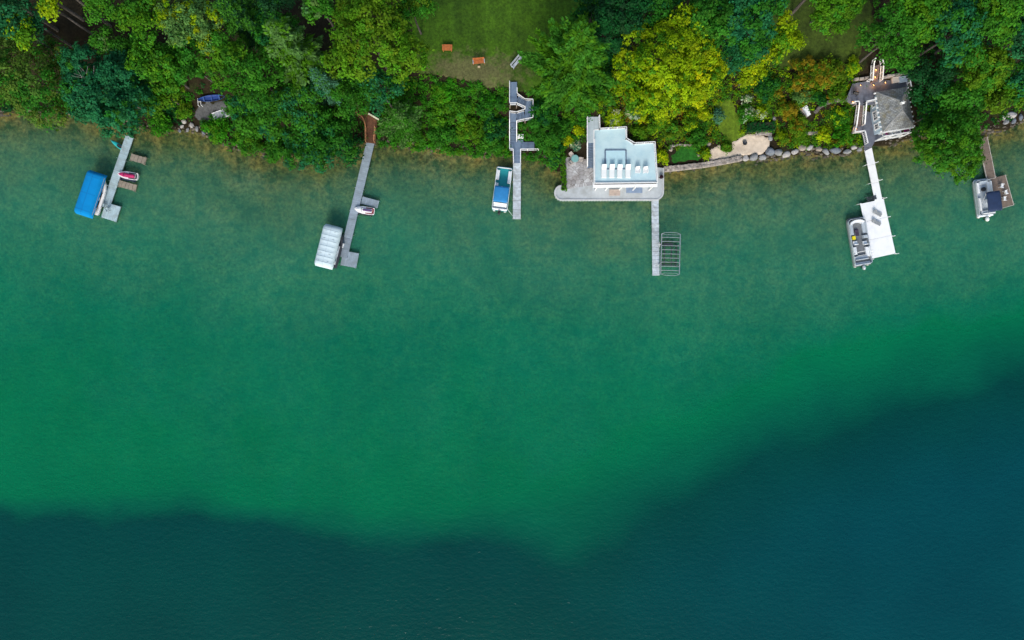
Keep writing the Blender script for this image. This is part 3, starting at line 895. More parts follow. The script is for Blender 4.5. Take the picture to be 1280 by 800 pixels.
def undergrowth(name, label, pix, cols, dens=0.9, leaf=0.26, hmax=0.9, seed=1, cat='undergrowth', holes=()):
    rng = np.random.default_rng(seed)
    poly = ground_poly(pix)
    x0, x1 = min(p[0] for p in poly), max(p[0] for p in poly); y0, y1 = min(p[1] for p in poly), max(p[1] for p in poly)
    n = int((x1 - x0) * (y1 - y0) * dens)
    x = rng.uniform(x0, x1, n); y = rng.uniform(y0, y1, n)
    k = in_poly(x, y, poly); x = x[k]; y = y[k]
    t = terr(x, y); k = t > -0.12
    for hp in holes:
        k &= ~in_poly(x, y, ground_poly(hp))
    x = x[k]; y = y[k]; t = t[k]
    z = np.maximum(t, 0.05) + hmax * (0.15 + 0.85 * fbm(x / 2.2, y / 2.2, seed + 4)) * rng.uniform(.4, 1, len(x))
    cc = np.stack([x, y, z], 1)
    sel = (fbm(x / 2.8, y / 2.8, seed + 9) + rng.normal(0, .12, len(x)))
    V = []; C = []
    edges = np.quantile(sel, np.linspace(0, 1, len(cols) + 1)); edges[-1] += 1
    for i, cn in enumerate(cols):
        kk = (sel >= edges[i]) & (sel < edges[i + 1])
        v, c = clump_leaves(cc[kk], np.tile([0, 0, 1.0], (kk.sum(), 1)), rng.uniform(.35, .6, kk.sum()), 22, leaf, PAL[cn], rng)
        V.append(v); C.append(c)
    o = leaf_obj(name, np.concatenate(V), np.concatenate(C), None)
    return tag(o, label, cat, None, 'stuff')


undergrowth('shrubbery', 'low leafy growth covering the bank below the lawn', [(520, 96), (545, 95), (575, 101), (608, 107), (640, 113), (668, 122), (735, 108), (740, 150), (730, 176), (706, 184), (694, 214), (680, 204), (645, 197), (600, 197), (560, 193), (515, 188), (474, 182), (472, 150), (492, 105), (515, 88)], ['green', 'fern', 'mid', 'fern', 'mid', 'bright'], 4.6, seed=3, holes=[[(635, 101), (647.5, 101), (658, 120), (668, 124), (668, 152), (648, 153), (648, 176), (670, 176), (670, 190), (635, 190)]])
undergrowth('garden_plants', 'mixed flowering ground plants of the lakeside garden', [(742, 100), (800, 110), (880, 118), (895, 60), (955, 70), (1000, 92), (1060, 86), (1085, 110), (1078, 182), (1040, 186), (1000, 184), (975, 184), (966, 165), (930, 166), (905, 178), (885, 182), (840, 186), (824, 206), (822, 176), (790, 174), (784, 156), (748, 158)], ['moss', 'mid', 'bright', 'lime', 'mid', 'moss', 'bright', 'lime', 'bright', 'green', 'moss', 'amber'], 4.2, seed=5, hmax=.6, leaf=.22, holes=[[(1014, 146), (1018, 132), (1032, 124), (1058, 121), (1058, 131), (1034, 134), (1024, 140)], [(1002, 150), (1004, 138), (1018, 138), (1016, 152)], [(896, 130), (914, 124), (923, 150), (926, 170), (908, 176), (899, 160)], [(842, 186), (880, 184), (880, 197), (842, 203)]])
undergrowth('forest_undergrowth', 'ferns and saplings between the trees along the left shore', [(170, 110), (330, 100), (470, 110), (462, 176), (440, 188), (400, 204), (350, 202), (300, 192), (262, 172), (248, 150), (240, 150), (200, 168), (160, 160), (110, 145), (60, 143), (0, 145), (0, 110)], ['deep', 'green', 'mid', 'fern'], 2.4, seed=7, holes=[[(241, 152), (242, 118), (292, 114), (296, 142), (282, 152)]])
undergrowth('forest_undergrowth', 'saplings under the trees along the right shore', [(1146, 60), (1096, 60), (1090, 0), (1290, 0), (1290, 140), (1215, 168), (1180, 165), (1146, 176)], ['deep', 'green', 'mid'], 1.6, seed=8)


def hedge(label, quad_px, h, col, name='clipped_hedge'):
    SEED[0] += 1; rng = np.random.default_rng(SEED[0])
    ps = [ground_at(*q, lift=h) for q in quad_px]
    cen = sum(ps, Vector()) / 4
    root = thing(name, label, 'hedge', (cen.x, cen.y, cen.z))
    n = int(((ps[1] - ps[0]).length * (ps[3] - ps[0]).length) * 26) + 60
    u = rng.random(n); w = rng.random(n)
    P = np.array([((ps[0] * (1 - a) + ps[1] * a) * (1 - b) + (ps[3] * (1 - a) + ps[2] * a) * b)[:] for a, b in zip(u, w)]) - np.array(cen)
    P[:, 2] = h - rng.random(n) ** 3 * h
    v, c = clump_leaves(P, np.tile([0, 0, 1.], (n, 1)), np.full(n, .13), 14, .16, PAL[col], rng, hue=.1)
    leaf_obj('foliage', v, c, root)
    b_ = MB(); b_.prism([((p - cen).x * .92, (p - cen).y * .92) for p in ps], -.3, h * .85)
    b_.build('branches', simple('hedge_core', (.02, .03, .012), .9), root)
    return root


hedge('dark clipped rectangular hedge above the sand patch', [(934, 153), (969, 151), (970, 163), (934, 165)], 1.0, 'deep')
hedge('narrow green clipped hedge along the left side of the stone patio', [(701, 196), (707, 195.5), (708.5, 238), (702, 238.5)], 1.3, 'bright')


# ------------------------------------------------------------------ docks
def dock(name, label, segs, z=0.55, deckmat=None, posts=True, cat='dock', panel=1.5, frame=M_alu, thick=0.10, edge=None, post_h=0.25):
    """segs: (x0,y0,x1,y1,width_m[,mat[,panel]]) in photo pixels of the deck's centre line"""
    c0 = Wp(segs[0][0], segs[0][1], z)
    root = thing(name, label, cat, (c0.x, c0.y, 0))
    rng = random.Random(label)
    for si, s in enumerate(segs):
        a = Wp(s[0], s[1], z); b = Wp(s[2], s[3], z); w = s[4]
        mt = s[5] if len(s) > 5 and s[5] else deckmat; pn = s[6] if len(s) > 6 else panel
        L = (b - a).length; ang = math.atan2(b.y - a.y, b.x - a.x)
        n = max(1, round(L / pn)); lp = L / n
        mb = MB()
        for i in range(n):
            t = rng.uniform(.84, 1.08) if deckmat is not M_dockE else rng.uniform(.97, 1.03)
            mb.box(((i + .5) * lp, 0, -thick / 2), (lp - .035, w, thick), tint=(t, t, t * rng.uniform(.98, 1.02)), bev=.012)
        d = mb.build('decking', mt, root)
        d.location = (a.x - c0.x, a.y - c0.y, z - si * .006); d.rotation_euler = (0, 0, ang)
        fb = MB()
        for sd in (-1, 1):
            fb.box((L / 2, sd * (w / 2 - .08), -thick - .08), (L - .06, .07, .14))
            if edge:
                fb.box((L / 2, sd * (w / 2 + .035), -.02), (L, .07, .16))
        if edge:
            fb.box((L + .04, 0, -.02), (.07, w + .14, .16))
        for i in range(n + 1):
            fb.box((min(max(i * lp, .06), L - .06), 0, -thick - .07), (.06, w - .24, .10))
        f = fb.build('frame', edge or frame, root); f.location = d.location; f.rotation_euler = d.rotation_euler
        if posts:
            np_ = max(2, round(L / 3.4) + 1)
            for i in range(np_):
                for sd in (-1, 1):
                    x = .12 + (L - .24) * i / (np_ - 1)
                    p = a + (b - a).normalized() * x + Vector((-math.sin(ang), math.cos(ang), 0)) * sd * (w / 2 + (.12 if edge else .055))
                    gz = min(tz(p.x, p.y), .2)
                    pb = MB(); pb.tube([(0, 0, gz - .3), (0, 0, z + post_h)], .036, 6)
                    pb.build('post', frame, root).location = (p.x - c0.x, p.y - c0.y, 0)
    return root


dock('dock', 'pale blue-grey dock running out from the wide blue-green tree, leftmost of all', [(162, 170, 132.5, 257, 1.28, None, 3.0), (129, 262, 148, 268, 2.45, None, 3.0)], deckmat=M_dockA)
dock('finger_dock', 'weathered wood finger dock nearer the shore on the leftmost dock', [(163, 196, 182, 201.3, 1.05)], z=.5, deckmat=M_ropewood, panel=.6, frame=M_ropewood)
dock('finger_dock', 'weathered wood finger dock just below the pink jet ski', [(148, 229, 170, 235.2, 1.0)], z=.5, deckmat=M_ropewood, panel=.6, frame=M_ropewood)
dock('dock', 'grey dock running out from the brown timber steps', [(463, 178, 429, 322, 1.28, None, 3.0), (427, 322, 447, 326, 2.3, None, 3.0), (452, 250, 473, 255.6, 1.15, None, 3.0)], deckmat=M_dockB)
dock('dock', 'bleached plank dock at the foot of the zigzag stairs', [(646.3, 203, 646, 274, 1.22, None, 1.45)], deckmat=M_dockC, frame=M_ropewood)
dock('dock', 'narrow bleached dock in front of the flat-roofed boathouse', [(818.8, 249.5, 820, 344.5, 1.12, None, 0.62)], deckmat=M_dockC)
wd = dock('dock', 'white dock with a wide white platform in front of the shingled cottage', [(1084.8, 183.5, 1098.5, 251, 1.18, None, 3.0), (1090, 251.5, 1105, 320, 3.72, None, 3.0)], deckmat=M_dockE, frame=M_alu, posts=False)
for (x, y, dx) in ((1096, 203, 1), (1083, 206, -1), (1101, 225, 1), (1088, 229, -1), (1106.5, 247.5, 1), (1074, 255, -1), (1111, 271, 1), (1117, 295, 1), (1121.5, 317, 1), (1080, 277, -1), (1085.5, 300, -1), (1090, 324, -1)):
    p = Wp(x, y, .7); q = p - Vector((dx * .45, -.12, 0)); gz = tz(p.x, p.y)
    pb = MB(); pb.tube([(0, 0, gz - .3), (0, 0, 1.15)], .05, 8); pb.tube([(0, 0, .62), (q.x - p.x, q.y - p.y, .5)], .035, 6); pb.lathe((0, 0, 1.13), [(.05, 0), (.065, .02), (.05, .06)], 8)
    pb.build('mooring_post', M_white, wd).location = (p.x - wd.location.x, p.y - wd.location.y, 0)
dock('dock', 'brown plank dock with pale edges at the right edge', [(1228.5, 172, 1238.8, 223, 1.3, None, 1.2), (1245.5, 221.5, 1256, 259, 2.75, None, 1.25)], deckmat=M_dockF, edge=simple('pale_edge', (.50, .46, .42), .6))


# ------------------------------------------------------------------ railings and stairs
def railing(mb, pts, h=.95, step=1.4, bal=.16, top=.10, fill=True):
    if isinstance(mb, MBs): mb = mb.new()
    pts = [Vector(p) for p in pts]
    for a, b in zip(pts[:-1], pts[1:]):
        L = (b - a).length
        n = max(1, round(L / step))
        for i in range(n + 1):
            p = a.lerp(b, i / n)
            mb.box((p.x, p.y, p.z + h / 2), (.095, .095, h))
        up = Vector((0, 0, h))
        mb.bar(a + up, b + up, top, .05); mb.bar(a + up * .93, b + up * .93, .045, .08)
        mb.bar(a + Vector((0, 0, .10)), b + Vector((0, 0, .10)), .05, .07)
        if fill:
            k = max(1, int(L / bal))
            for i in range(1, k):
                p = a.lerp(b, i / k)
                mb.box((p.x, p.y, p.z + h * .5), (.035, .035, h * .82))


def stairs(mb, a, b, w, n, tint=(1, 1, 1), tt=.045):
    if isinstance(mb, MBs): mb = mb.new()
    a = Vector(a); b = Vector(b); d = Vector((b.x - a.x, b.y - a.y, 0)); L = d.length; d.normalize()
    ang = math.atan2(d.y, d.x); s = Vector((-d.y, d.x, 0))
    run = L / n
    for i in range(n):
        p = a.lerp(b, (i + .5) / n)
        t = 1 - .12 * (i % 2)
        mb.box((p.x, p.y, p.z), (run * .96, w - .1, tt), ang, (t, t, t))
    for sd in (-1, 1):
        mb.bar(a + s * sd * (w / 2 - .03) - Vector((0, 0, .14)), b + s * sd * (w / 2 - .03) - Vector((0, 0, .14)), .05, .26)


# zigzag stairs above the third dock
zs = thing('zigzag_stairs', 'blue-grey zigzag stairs with white railings climbing the bank to the lawn', 'stairs', Wp(646, 180, 0))
dk = MB()
lev = {'top': 5.15, 'mid': 4.0, 'turn': 3.1, 'plat': 1.0}


def wquad(pix, z):
    return [tuple(Wp(x, y, z)[:2]) for x, y in pix]


dk.prism(wquad([(637, 102.5), (646.2, 102.5), (646.2, 131), (637, 131)], lev['top']), lev['top'] - .12, lev['top'])
dk.prism(wquad([(656, 126), (666, 126.5), (666, 149), (656, 151)], lev['mid']), lev['mid'] - .12, lev['mid'])
dk.prism(wquad([(636.8, 141), (645.6, 141), (645.6, 151), (636.8, 151)], lev['turn']), lev['turn'] - .12, lev['turn'])
dk.prism(wquad([(637, 177.5), (668, 177.5), (668, 188), (637, 188)], lev['plat']), lev['plat'] - .12, lev['plat'])
dk.build('landing', M_bluedeck, zs, world=True)
st = MBs()
stairs(st, Wp(646.4, 123.5, lev['top'] - .15), Wp(656, 131, lev['mid'] + .05), 1.15, 6)
stairs(st, Wp(655.5, 143, lev['mid'] - .15), Wp(645.8, 147, lev['turn'] + .05), 1.1, 5)
stairs(st, Wp(641.2, 151, lev['turn'] - .12), Wp(641.4, 177.5, lev['plat'] + .06), 1.1, 13)
stairs(st, Wp(646.2, 188, lev['plat'] - .08), Wp(646.3, 204, .62), 1.05, 6)
st.build('stairs', M_bluedeck, zs, world=True)
rb = MBs()
T = lev['top']; Mz = lev['mid']; U = lev['turn']; Q = lev['plat']
railing(rb, [Wp(637, 104, T), Wp(637, 131, T), Wp(645.8, 131, T), Wp(656.5, 135.5, Mz + .1)])
railing(rb, [Wp(646.3, 112, T), Wp(646.3, 119, T), Wp(656, 126, Mz), Wp(666, 126.5, Mz), Wp(666, 149, Mz), Wp(656, 150.8, Mz), Wp(646, 153, U)])
railing(rb, [Wp(656, 137, Mz), Wp(655.5, 139, Mz), Wp(645.6, 142, U), Wp(637, 141, U), Wp(637, 151, U), Wp(637, 178, Q), Wp(637, 188, Q), Wp(641.5, 188, Q), Wp(641.8, 203, .62)])
railing(rb, [Wp(645.8, 153, U), Wp(645.8, 177, Q)])
railing(rb, [Wp(650.6, 203, .62), Wp(650.6, 188, Q), Wp(668, 188, Q), Wp(673, 188, Q)])
rb.build('railing', M_white, zs, world=True)
pb = MB()
for (x, y, z) in ((637.5, 103, T), (645.8, 104, T), (637.5, 130, T), (645.8, 130, T), (656.5, 127, Mz), (665.5, 127, Mz), (665.5, 148, Mz), (656.5, 149, Mz), (637.3, 142, U), (645.2, 142, U), (637.5, 187, Q), (667.5, 187, Q), (667.5, 178.5, Q), (637.5, 178.5, Q)):
    p = Wp(x, y, z); pb.box((p.x, p.y, (z - .13 + min(tz(p.x, p.y), 2) - .6) / 2), (.13, .13, z - .13 - min(tz(p.x, p.y), 2) + .6))
pb.build('support_posts', M_ropewood, zs, world=True)
bx = thing('storage_box', 'white storage box on the lower landing of the zigzag stairs', 'box', Wp(650.5, 171.5, Q + .0) )
b1 = MB(); b1.box((0, 0, .25), (.85, .6, .5), bev=.02); b1.build('body', M_white, bx)
b1 = MB(); b1.box((0, 0, .54), (.92, .66, .07), bev=.02); b1.build('lid', M_white, bx)
pl = MB()
pl.prism(wquad([(646.8, 168), (654, 168), (654, 177.5), (646.8, 177.5)], Q), Q - .12, Q - .01); pl.build('landing', M_bluedeck, zs, world=True)

# brown timber steps above the second dock
bs = thing('timber_steps', 'brown timber deck and steps leading from the grey dock up into the trees', 'stairs', Wp(463, 165, 0))
dk = MB(); z1 = 1.9
dk.prism(wquad([(455, 147), (461, 142), (472, 149), (470.5, 160), (458, 158)], z1), z1 - .12, z1); dk.build('landing', M_brown, bs, world=True)
st = MBs(); stairs(st, Wp(464, 159, z1 - .1), Wp(463.2, 179, .62), 1.5, 9); stairs(st, Wp(444, 135.5, 3.6), Wp(457.5, 146.5, z1 + .08), 1.35, 10); st.build('stairs', M_brown, bs, world=True)
rb = MBs()
railing(rb, [Wp(442, 138.5, 3.6), Wp(455, 149, z1), Wp(458.2, 159, z1), Wp(458.2, 178, .65)], fill=False)
railing(rb, [Wp(468.6, 178, .65), Wp(469.8, 160, z1)], fill=False)
rb.build('railing', M_brownrail, bs, world=True)
rb = MB(); rb.bar(Wp(460.5, 142, z1 + .95), Wp(473.5, 149.5, z1 + .95), .22, .10); rb.bar(Wp(461, 142, z1 + .5), Wp(473, 149.5, z1 + .5), .05, .8); rb.build('sign_board', simple('pale_board', (.72, .76, .55), .5), bs, world=True)

# ------------------------------------------------------------------ flat-roofed boathouse
bh = thing('boathouse', 'flat-roofed white boathouse with a pale blue roof deck and white railings', 'boathouse', Wp(780, 225, 0))
RD = 3.9; PZ = .65
ROOF = [(742.3, 174), (742.3, 163), (749.5, 162), (782, 160.5), (782, 174.5), (792, 180.5), (817.3, 179), (820.6, 229.5), (742.6, 230.5)]
M_roofdeck = simple('pale_blue_deck', (0.48, 0.65, 0.71), .6, var=.05, scale=.6, dirt=(.36, .55, .64), tint=True)
mb = MB(); mb.prism(wquad(ROOF, RD), RD - .22, RD); mb.build('roof_deck', M_roofdeck, bh, world=True)
mb = MB()  # roof edge beam along the lake front
for a, b in zip(ROOF, ROOF[1:] + ROOF[:1]):
    mb.bar(Wp(*a, RD - .13), Wp(*b, RD - .13), .16, .34)
mb.bar(Wp(741, 231.3, RD - .14), Wp(821.5, 230.2, RD - .14), .8, .36)
mb.build('fascia', M_white, bh, world=True)
mb = MBs()
railing(mb, [Wp(742.6, 175, RD), Wp(742.6, 229.5, RD)], bal=.3)
railing(mb, [Wp(748.5, 146, RD), Wp(749, 162.5, RD), Wp(782, 160.5, RD), Wp(782, 174.5, RD), Wp(792, 180.5, RD), Wp(817.3, 179, RD), Wp(820.4, 229, RD)], bal=.3)
railing(mb, [Wp(733.6, 148, RD), Wp(733.6, 178, RD), Wp(733.6, 209, PZ + .3)], bal=.3)
for x0, x1 in ((743, 820.4),):
    a = Wp(x0, 229.4, RD); b = Wp(x1, 228.6, RD)
    mb.new().bar(a + Vector((0, 0, .22)), b + Vector((0, 0, .22)), .12, .16)
mb.build('railing', M_white, bh, world=True)
mb = MB()
for a, b in (((756.5, 187.5), (782.5, 187.5)), ((782.5, 187.5), (782.5, 211)), ((782.5, 211), (756.5, 211)), ((756.5, 211), (756.5, 187.5))):
    mb.bar(Wp(*a, RD + .05), Wp(*b, RD + .05), .2, .1)
mb.build('inlay_border', simple('slate_blue_border', (.13, .19, .28), .6), bh, world=True)  # blue-grey border strip inlaid in the roof deck
mb = MB(); mb.prism(wquad([(757.3, 188.3), (781.7, 188.3), (781.7, 210.2), (757.3, 210.2)], RD), RD + .005, RD + .05); mb.build('inlay_panel', simple('inlay_panel', (.46, .68, .76), .35, var=.05), bh, world=True)  # decking field enclosed by the inlaid border
mb = MB(); mb.prism(wquad([(733.6, 146), (748.4, 146), (748.4, 163), (742.2, 163), (742.2, 178), (733.6, 178)], RD - .01), RD - .16, RD - .012)
mb.build('walkway', simple('walkway_deck', (.42, .50, .55), .7, var=.1, planks=.18, tint=True), bh, world=True)
mb = MB(); stairs(mb, Wp(737.8, 178, RD - .12), Wp(737.8, 210, PZ + .1), .95, 16); mb.build('stairs', M_bluedeck, bh, world=True)
# walls: drawn at their real place under the roof, front wall set back
wp0 = 640
k0 = (H - RD) / H


def roofpt(px, py):
    return Wp(px, py, RD)


A = roofpt(744, 176); Bq = roofpt(819, 226.5)
yb = roofpt(780, 166).y; yf = Bq.y - .12; xl = A.x + .35; xr = Bq.x - .2
WL = [(743.5, 175), (743.5, 164.5), (749.5, 163.5), (780.8, 162), (780.8, 175.5), (791.5, 182), (816, 181)]
mb = MB(); mb.prism([(xl, yf), (xr, yf)] + [tuple(roofpt(*q)[:2]) for q in WL[::-1]], PZ - .3, RD - .24)
mb.build('wall', simple('pale_stucco', (.72, .77, .82), .8, var=.06, scale=1), bh, world=True)
Mglass = simple('window_glass', (.03, .045, .06), .08, var=.1, spec=.8)
wn = (xr - xl)
for fx, ww in ((.10, .5), (.29, .95), (.36, .0), (.58, .9), (.78, .95), (.93, .5)):
    if ww == 0: continue
    fm = MB(); cx = xl + wn * fx; zc = 2.35
    for sx in (-1, 1): fm.box((cx + sx * ww / 2, yf - .04, zc), (.10, .09, 1.5))
    for sz in (-1, 1): fm.box((cx, yf - .045, zc + sz * .75), (ww + .2, .10, .10))
    fm.box((cx, yf - .035, zc), (.05, .06, 1.42)); fm.box((cx, yf - .033, zc + .1), (ww, .06, .05))
    wo = fm.build('window', M_white, bh, world=True)
    gm = MB(); gm.box((cx, yf - .02, zc), (ww - .06, .03, 1.40)); gm.build('pane', Mglass, wo, off=-bh.location)
mb = MB()   # front pergola columns with slanted braces
for fx in (0.0, .19, .44, .69, .985):
    x = xl + wn * fx; yo = yf - .62
    mb.box((x, yo, (PZ + RD - .3) / 2), (.16, .16, RD - .3 - PZ), bev=.015); mb.bar((x, yo, RD - .95), (x, yf, RD - .30), .10, .12)
mb.build('porch_columns', M_white, bh, world=True)
mb = MB(); mb.box((xl + wn * .72, yf - .55, PZ + .05), (2.5, 1.0, .08)); mb.build('door_mat', simple('blue_mat', (.19, .26, .38), .9), bh, world=True)
mb = MB()
for i in range(3): mb.box((xl + wn * .36, yf - .70 - .3 * i, PZ + .24 - .1 * i), (1.7, .32, .1), tint=(1, 1, 1))
mb.build('front_steps', simple('tan_stone', (.42, .35, .31), .85, var=.2), bh, world=True)
# stone terrace and its sea wall
ter = thing('terrace', 'grey stone patio and concrete walk around the flat-roofed boathouse', 'terrace', Wp(760, 240, 0))


def arc(cx, cy, r, a0, a1, n=8):
    return [(cx + r * math.cos(R(a0 + (a1 - a0) * i / n)), cy + r * math.sin(R(a0 + (a1 - a0) * i / n))) for i in range(n + 1)]


WALK = [(820, 209), (829, 210)] + [(829, 238)] + arc(819, 239.8, 10, 0, 90)[1:] + arc(702.5, 241, 9, 90, 270) + [(704, 231), (741, 231), (820, 231)]
mb = MB(); mb.prism(wquad(WALK, PZ), -.9, PZ); mb.build('walkway', M_concrete, ter, world=True)
mb = MB()
wl = WALK[1:-3]
for a, b in zip(wl[:-1], wl[1:]):
    mb.bar(Wp(*a, PZ + .02), Wp(*b, PZ + .02), .22, .16)
    A_ = Wp(*a, PZ); B_ = Wp(*b, PZ); nn = max(1, int((B_ - A_).length / .45))
    for i in range(nn):
        p = A_.lerp(B_, (i + .5) / nn); mb.tube([(p.x, p.y, -1.0), (p.x, p.y, PZ - .12)], .10, 6)
mb.build('sea_wall', simple('wall_edge', (.50, .52, .54), .8, var=.15), ter, world=True)
m, nt, out = new_mat('flagstone')
b = N(nt, 'ShaderNodeBsdfPrincipled'); b.inputs['Roughness'].default_value = .85
tcn = N(nt, 'ShaderNodeTexCoord'); vo = N(nt, 'ShaderNodeTexVoronoi'); vo.inputs['Scale'].default_value = 1.6; nt.links.new(tcn.outputs['Object'], vo.inputs['Vector'])
vd = N(nt, 'ShaderNodeTexVoronoi', feature='DISTANCE_TO_EDGE'); vd.inputs['Scale'].default_value = 1.6; nt.links.new(tcn.outputs['Object'], vd.inputs['Vector'])
sc_ = N(nt, 'ShaderNodeSeparateColor'); nt.links.new(vo.outputs['Color'], sc_.inputs[0])
c = ramp(nt, sc_.outputs[0], [(0, (.30, .30, .31)), (.5, (.42, .42, .43)), (1, (.52, .54, .56))])
c = mix_rgb(nt, c, ramp(nt, noise(nt, .5, 6, .7), [(.35, (.62, .58, .56)), (.7, (1.25, 1.28, 1.32))]), 1.0, 'MULTIPLY')
c = mix_rgb(nt, (.13, .12, .11), c, ramp(nt, vd.outputs[0], [(0.0, 0), (.05, 1)]))
nt.links.new(c, b.inputs['Base Color']); nt.links.new(b.outputs[0], out.inputs[0])
FLAG = m
mb = MB(); mb.prism(wquad([(706.5, 187.5), (743, 188.5), (744, 231), (706.8, 236.5)], PZ), -.6, PZ + .008); mb.build('patio', FLAG, ter, world=True)


# ------------------------------------------------------------------ garden furniture
def lounger_proto(name, label, group, loc, rz, mat, framemat, back=28):
    t = thing(name, label, 'sun lounger', loc, rz, group)
    w = .72
    s = MB(); s.box((0, -.32, .34), (w, 1.25, .12), bev=.03); s.build('seat', mat, t)
    bk = MB(); a = R(back); L = .82
    p0 = Vector((0, .30, .34)); p1 = p0 + Vector((0, math.cos(a) * L, math.sin(a) * L)); bk.bar(p0, p1, w, .12); bk.build('backrest', mat, t)
    f = MB()
    for sx in (-1, 1): f.bar((sx * .36, -.98, .24), (sx * .36, .95, .24), .05, .07)
    f.bar((-.36, -.96, .24), (.36, -.96, .24), .05, .07); f.bar((-.36, .93, .24), (.36, .93, .24), .05, .07)
    f.build('frame', framemat, t)
    for sx in (-1, 1):
        for y in (-.85, .8):
            g_ = MB(); g_.box((sx * .34, y, .11), (.06, .06, .22)); g_.build('leg', framemat, t)
    return t


lgp = 'white sun loungers on the roof deck'
lx = [(754.7, 'leftmost of the four white sun loungers on the boathouse roof deck'), (764.6, 'second white sun lounger from the left on the boathouse roof deck'),
      (774.3, 'third white sun lounger from the left on the boathouse roof deck'), (784.6, 'rightmost white sun lounger on the boathouse roof deck, beside the white chairs')]
p = Wp(lx[0][0], 215, RD + .06)
L0 = lounger_proto('sun_lounger', lx[0][1], lgp, p, 0, M_whitefab, M_white)
for x, lb in lx[1:]:
    dup(L0, Wp(x, 215 + random.uniform(-.4, .4), RD + .06), R(random.uniform(-2, 2)), lb)


def adirondack(label, loc, rz, group, mat, cat='chair', name='deck_chair'):
    t = thing(name, label, cat, loc, rz, group)
    s = MB()
    for i in range(5): s.bar((-.27, -.42 + i * .13, .40 - i * .03), (.27, -.42 + i * .13, .40 - i * .03), .115, .03)
    s.build('seat', mat, t)
    bk = MB()
    for i in range(5):
        x = (i - 2) * .125; tp = .98 - abs(i - 2) * .07
        bk.bar((x * .8, .12, .28), (x * 1.15, .42 , tp), .11, .03)
    bk.build('backrest', mat, t)
    for sx in (-1, 1):
        a = MB(); a.box((sx * .34, -.12, .58), (.13, .72, .03)); a.build('armrest', mat, t)
        l = MB(); l.box((sx * .31, -.42, .28), (.06, .10, .57)); l.bar((sx * .29, -.45, .34), (sx * .29, .55, .03), .05, .12); l.build('leg', mat, t)
    return t


AD = adirondack('left one of the two white slatted chairs on the boathouse roof deck', Wp(796.4, 213, RD), 0, 'white slatted chairs on the roof deck', M_white)
dup(AD, Wp(806.3, 213, RD), R(3), 'right one of the two white slatted chairs on the boathouse roof deck')
# patio table and chairs
tb = thing('patio_table', 'round glass table on the stone patio', 'table', Wp(718.3, 199.5, PZ))
mb = MB(); mb.lathe((0, 0, .70), [(.56, 0), (.58, .015), (.56, .03)], 24); mb.build('tabletop', simple('green_glass', (.20, .42, .42), .15, var=.1), tb)
mb = MB(); mb.lathe((0, 0, 0), [(.28, 0), (.26, .04), (.05, .08), (.05, .70)], 12); mb.build('pedestal', M_alu, tb)
M_tan = simple('tan_wicker', (.55, .50, .46), .8, var=.15)


def armchair(label, loc, rz, group, mat, name='armchair'):
    t = thing(name, label, 'chair', loc, rz, group)
    s = MB(); s.box((0, 0, .42), (.52, .50, .09), bev=.02); s.build('seat', mat, t)
    b_ = MB(); b_.bar((0, .25, .44), (0, .36, .88), .52, .06); b_.build('backrest', mat, t)
    for sx in (-1, 1):
        a = MB(); a.box((sx * .28, 0, .63), (.07, .50, .04)); a.box((sx * .28, -.21, .51), (.05, .05, .22)); a.build('armrest', mat, t)
        for y in (-.21, .21):
            l = MB(); l.box((sx * .24, y, .19), (.045, .045, .38)); l.build('leg', mat, t)
    return t


tc0 = tb.location
AC = None
for ang, lb in ((130, 'tan armchair on the back left side of the round patio table'), (-5, 'tan armchair on the right side of the round patio table'), (225, 'tan armchair on the front left side of the round patio table')):
    d = Vector((math.cos(R(ang)), math.sin(R(ang)), 0)) * .86
    loc = tc0 + d; rz = R(ang) - PI / 2
    if AC is None:
        AC = armchair(lb, loc, rz, 'armchairs around the patio table', M_tan)
    else:
        dup(AC, loc, rz, lb)
pt = thing('planter', 'dark urn with a plant on the walk at the right side of the boathouse', 'planter', Wp(826, 222, PZ))
mb = MB(); mb.lathe((0, 0, 0), [(.16, 0), (.20, .05), (.14, .15), (.26, .42), (.29, .46)], 14); mb.build('urn', M_dark, pt, smooth_sh=True)
rg = np.random.default_rng(5); v, c = clump_leaves(rg.normal(size=(6, 3)) * .12 + [0, 0, .6], np.tile([0, 0, 1.], (6, 1)), np.full(6, .18), 18, .14, (.06, .02, .04), rg)
leaf_obj('plant', v, c, pt)

# lawn benches
M_orange = simple('orange_timber', (.42, .13, .035), .7, var=.3, scale=3)
M_greybench = simple('silvered_timber', (.42, .47, .54), .75, var=.2, scale=3)


def bench(name, label, px, py, rz, L, mat, cat='bench', back=True, ns=4):
    p = ground_at(px, py)
    t = thing(name, label, cat, (p.x, p.y, p.z + .03), rz)
    s = MB()
    for i in range(ns): s.box((0, -.22 + i * .14 + (4 - ns) * .03, .45), (L, .12, .045), bev=.008)
    s.build('seat', mat, t)
    if back:
        b_ = MB()
        for i in range(3): b_.box((0, .30 + i * .045, .58 + i * .15), (L, .05, .12), bev=.008)
        for sx in (-1, 0, 1): b_.bar((sx * L * .42, .26, .42), (sx * L * .42, .42, .96), .05, .05)
        b_.build('backrest', mat, t)
        for sx in (-1, 1):
            a = MB(); a.box((sx * (L / 2 - .04), -.02, .68), (.09, .58, .04)); a.box((sx * (L / 2 - .04), -.27, .56), (.06, .06, .22)); a.build('armrest', M_greybench if mat is M_orange else mat, t)
    for sx in (-1, 1):
        for y in (-.22, .24):
            l = MB(); l.box((sx * (L / 2 - .07), y, .21), (.07, .07, .43)); l.build('leg', mat, t)
    return t


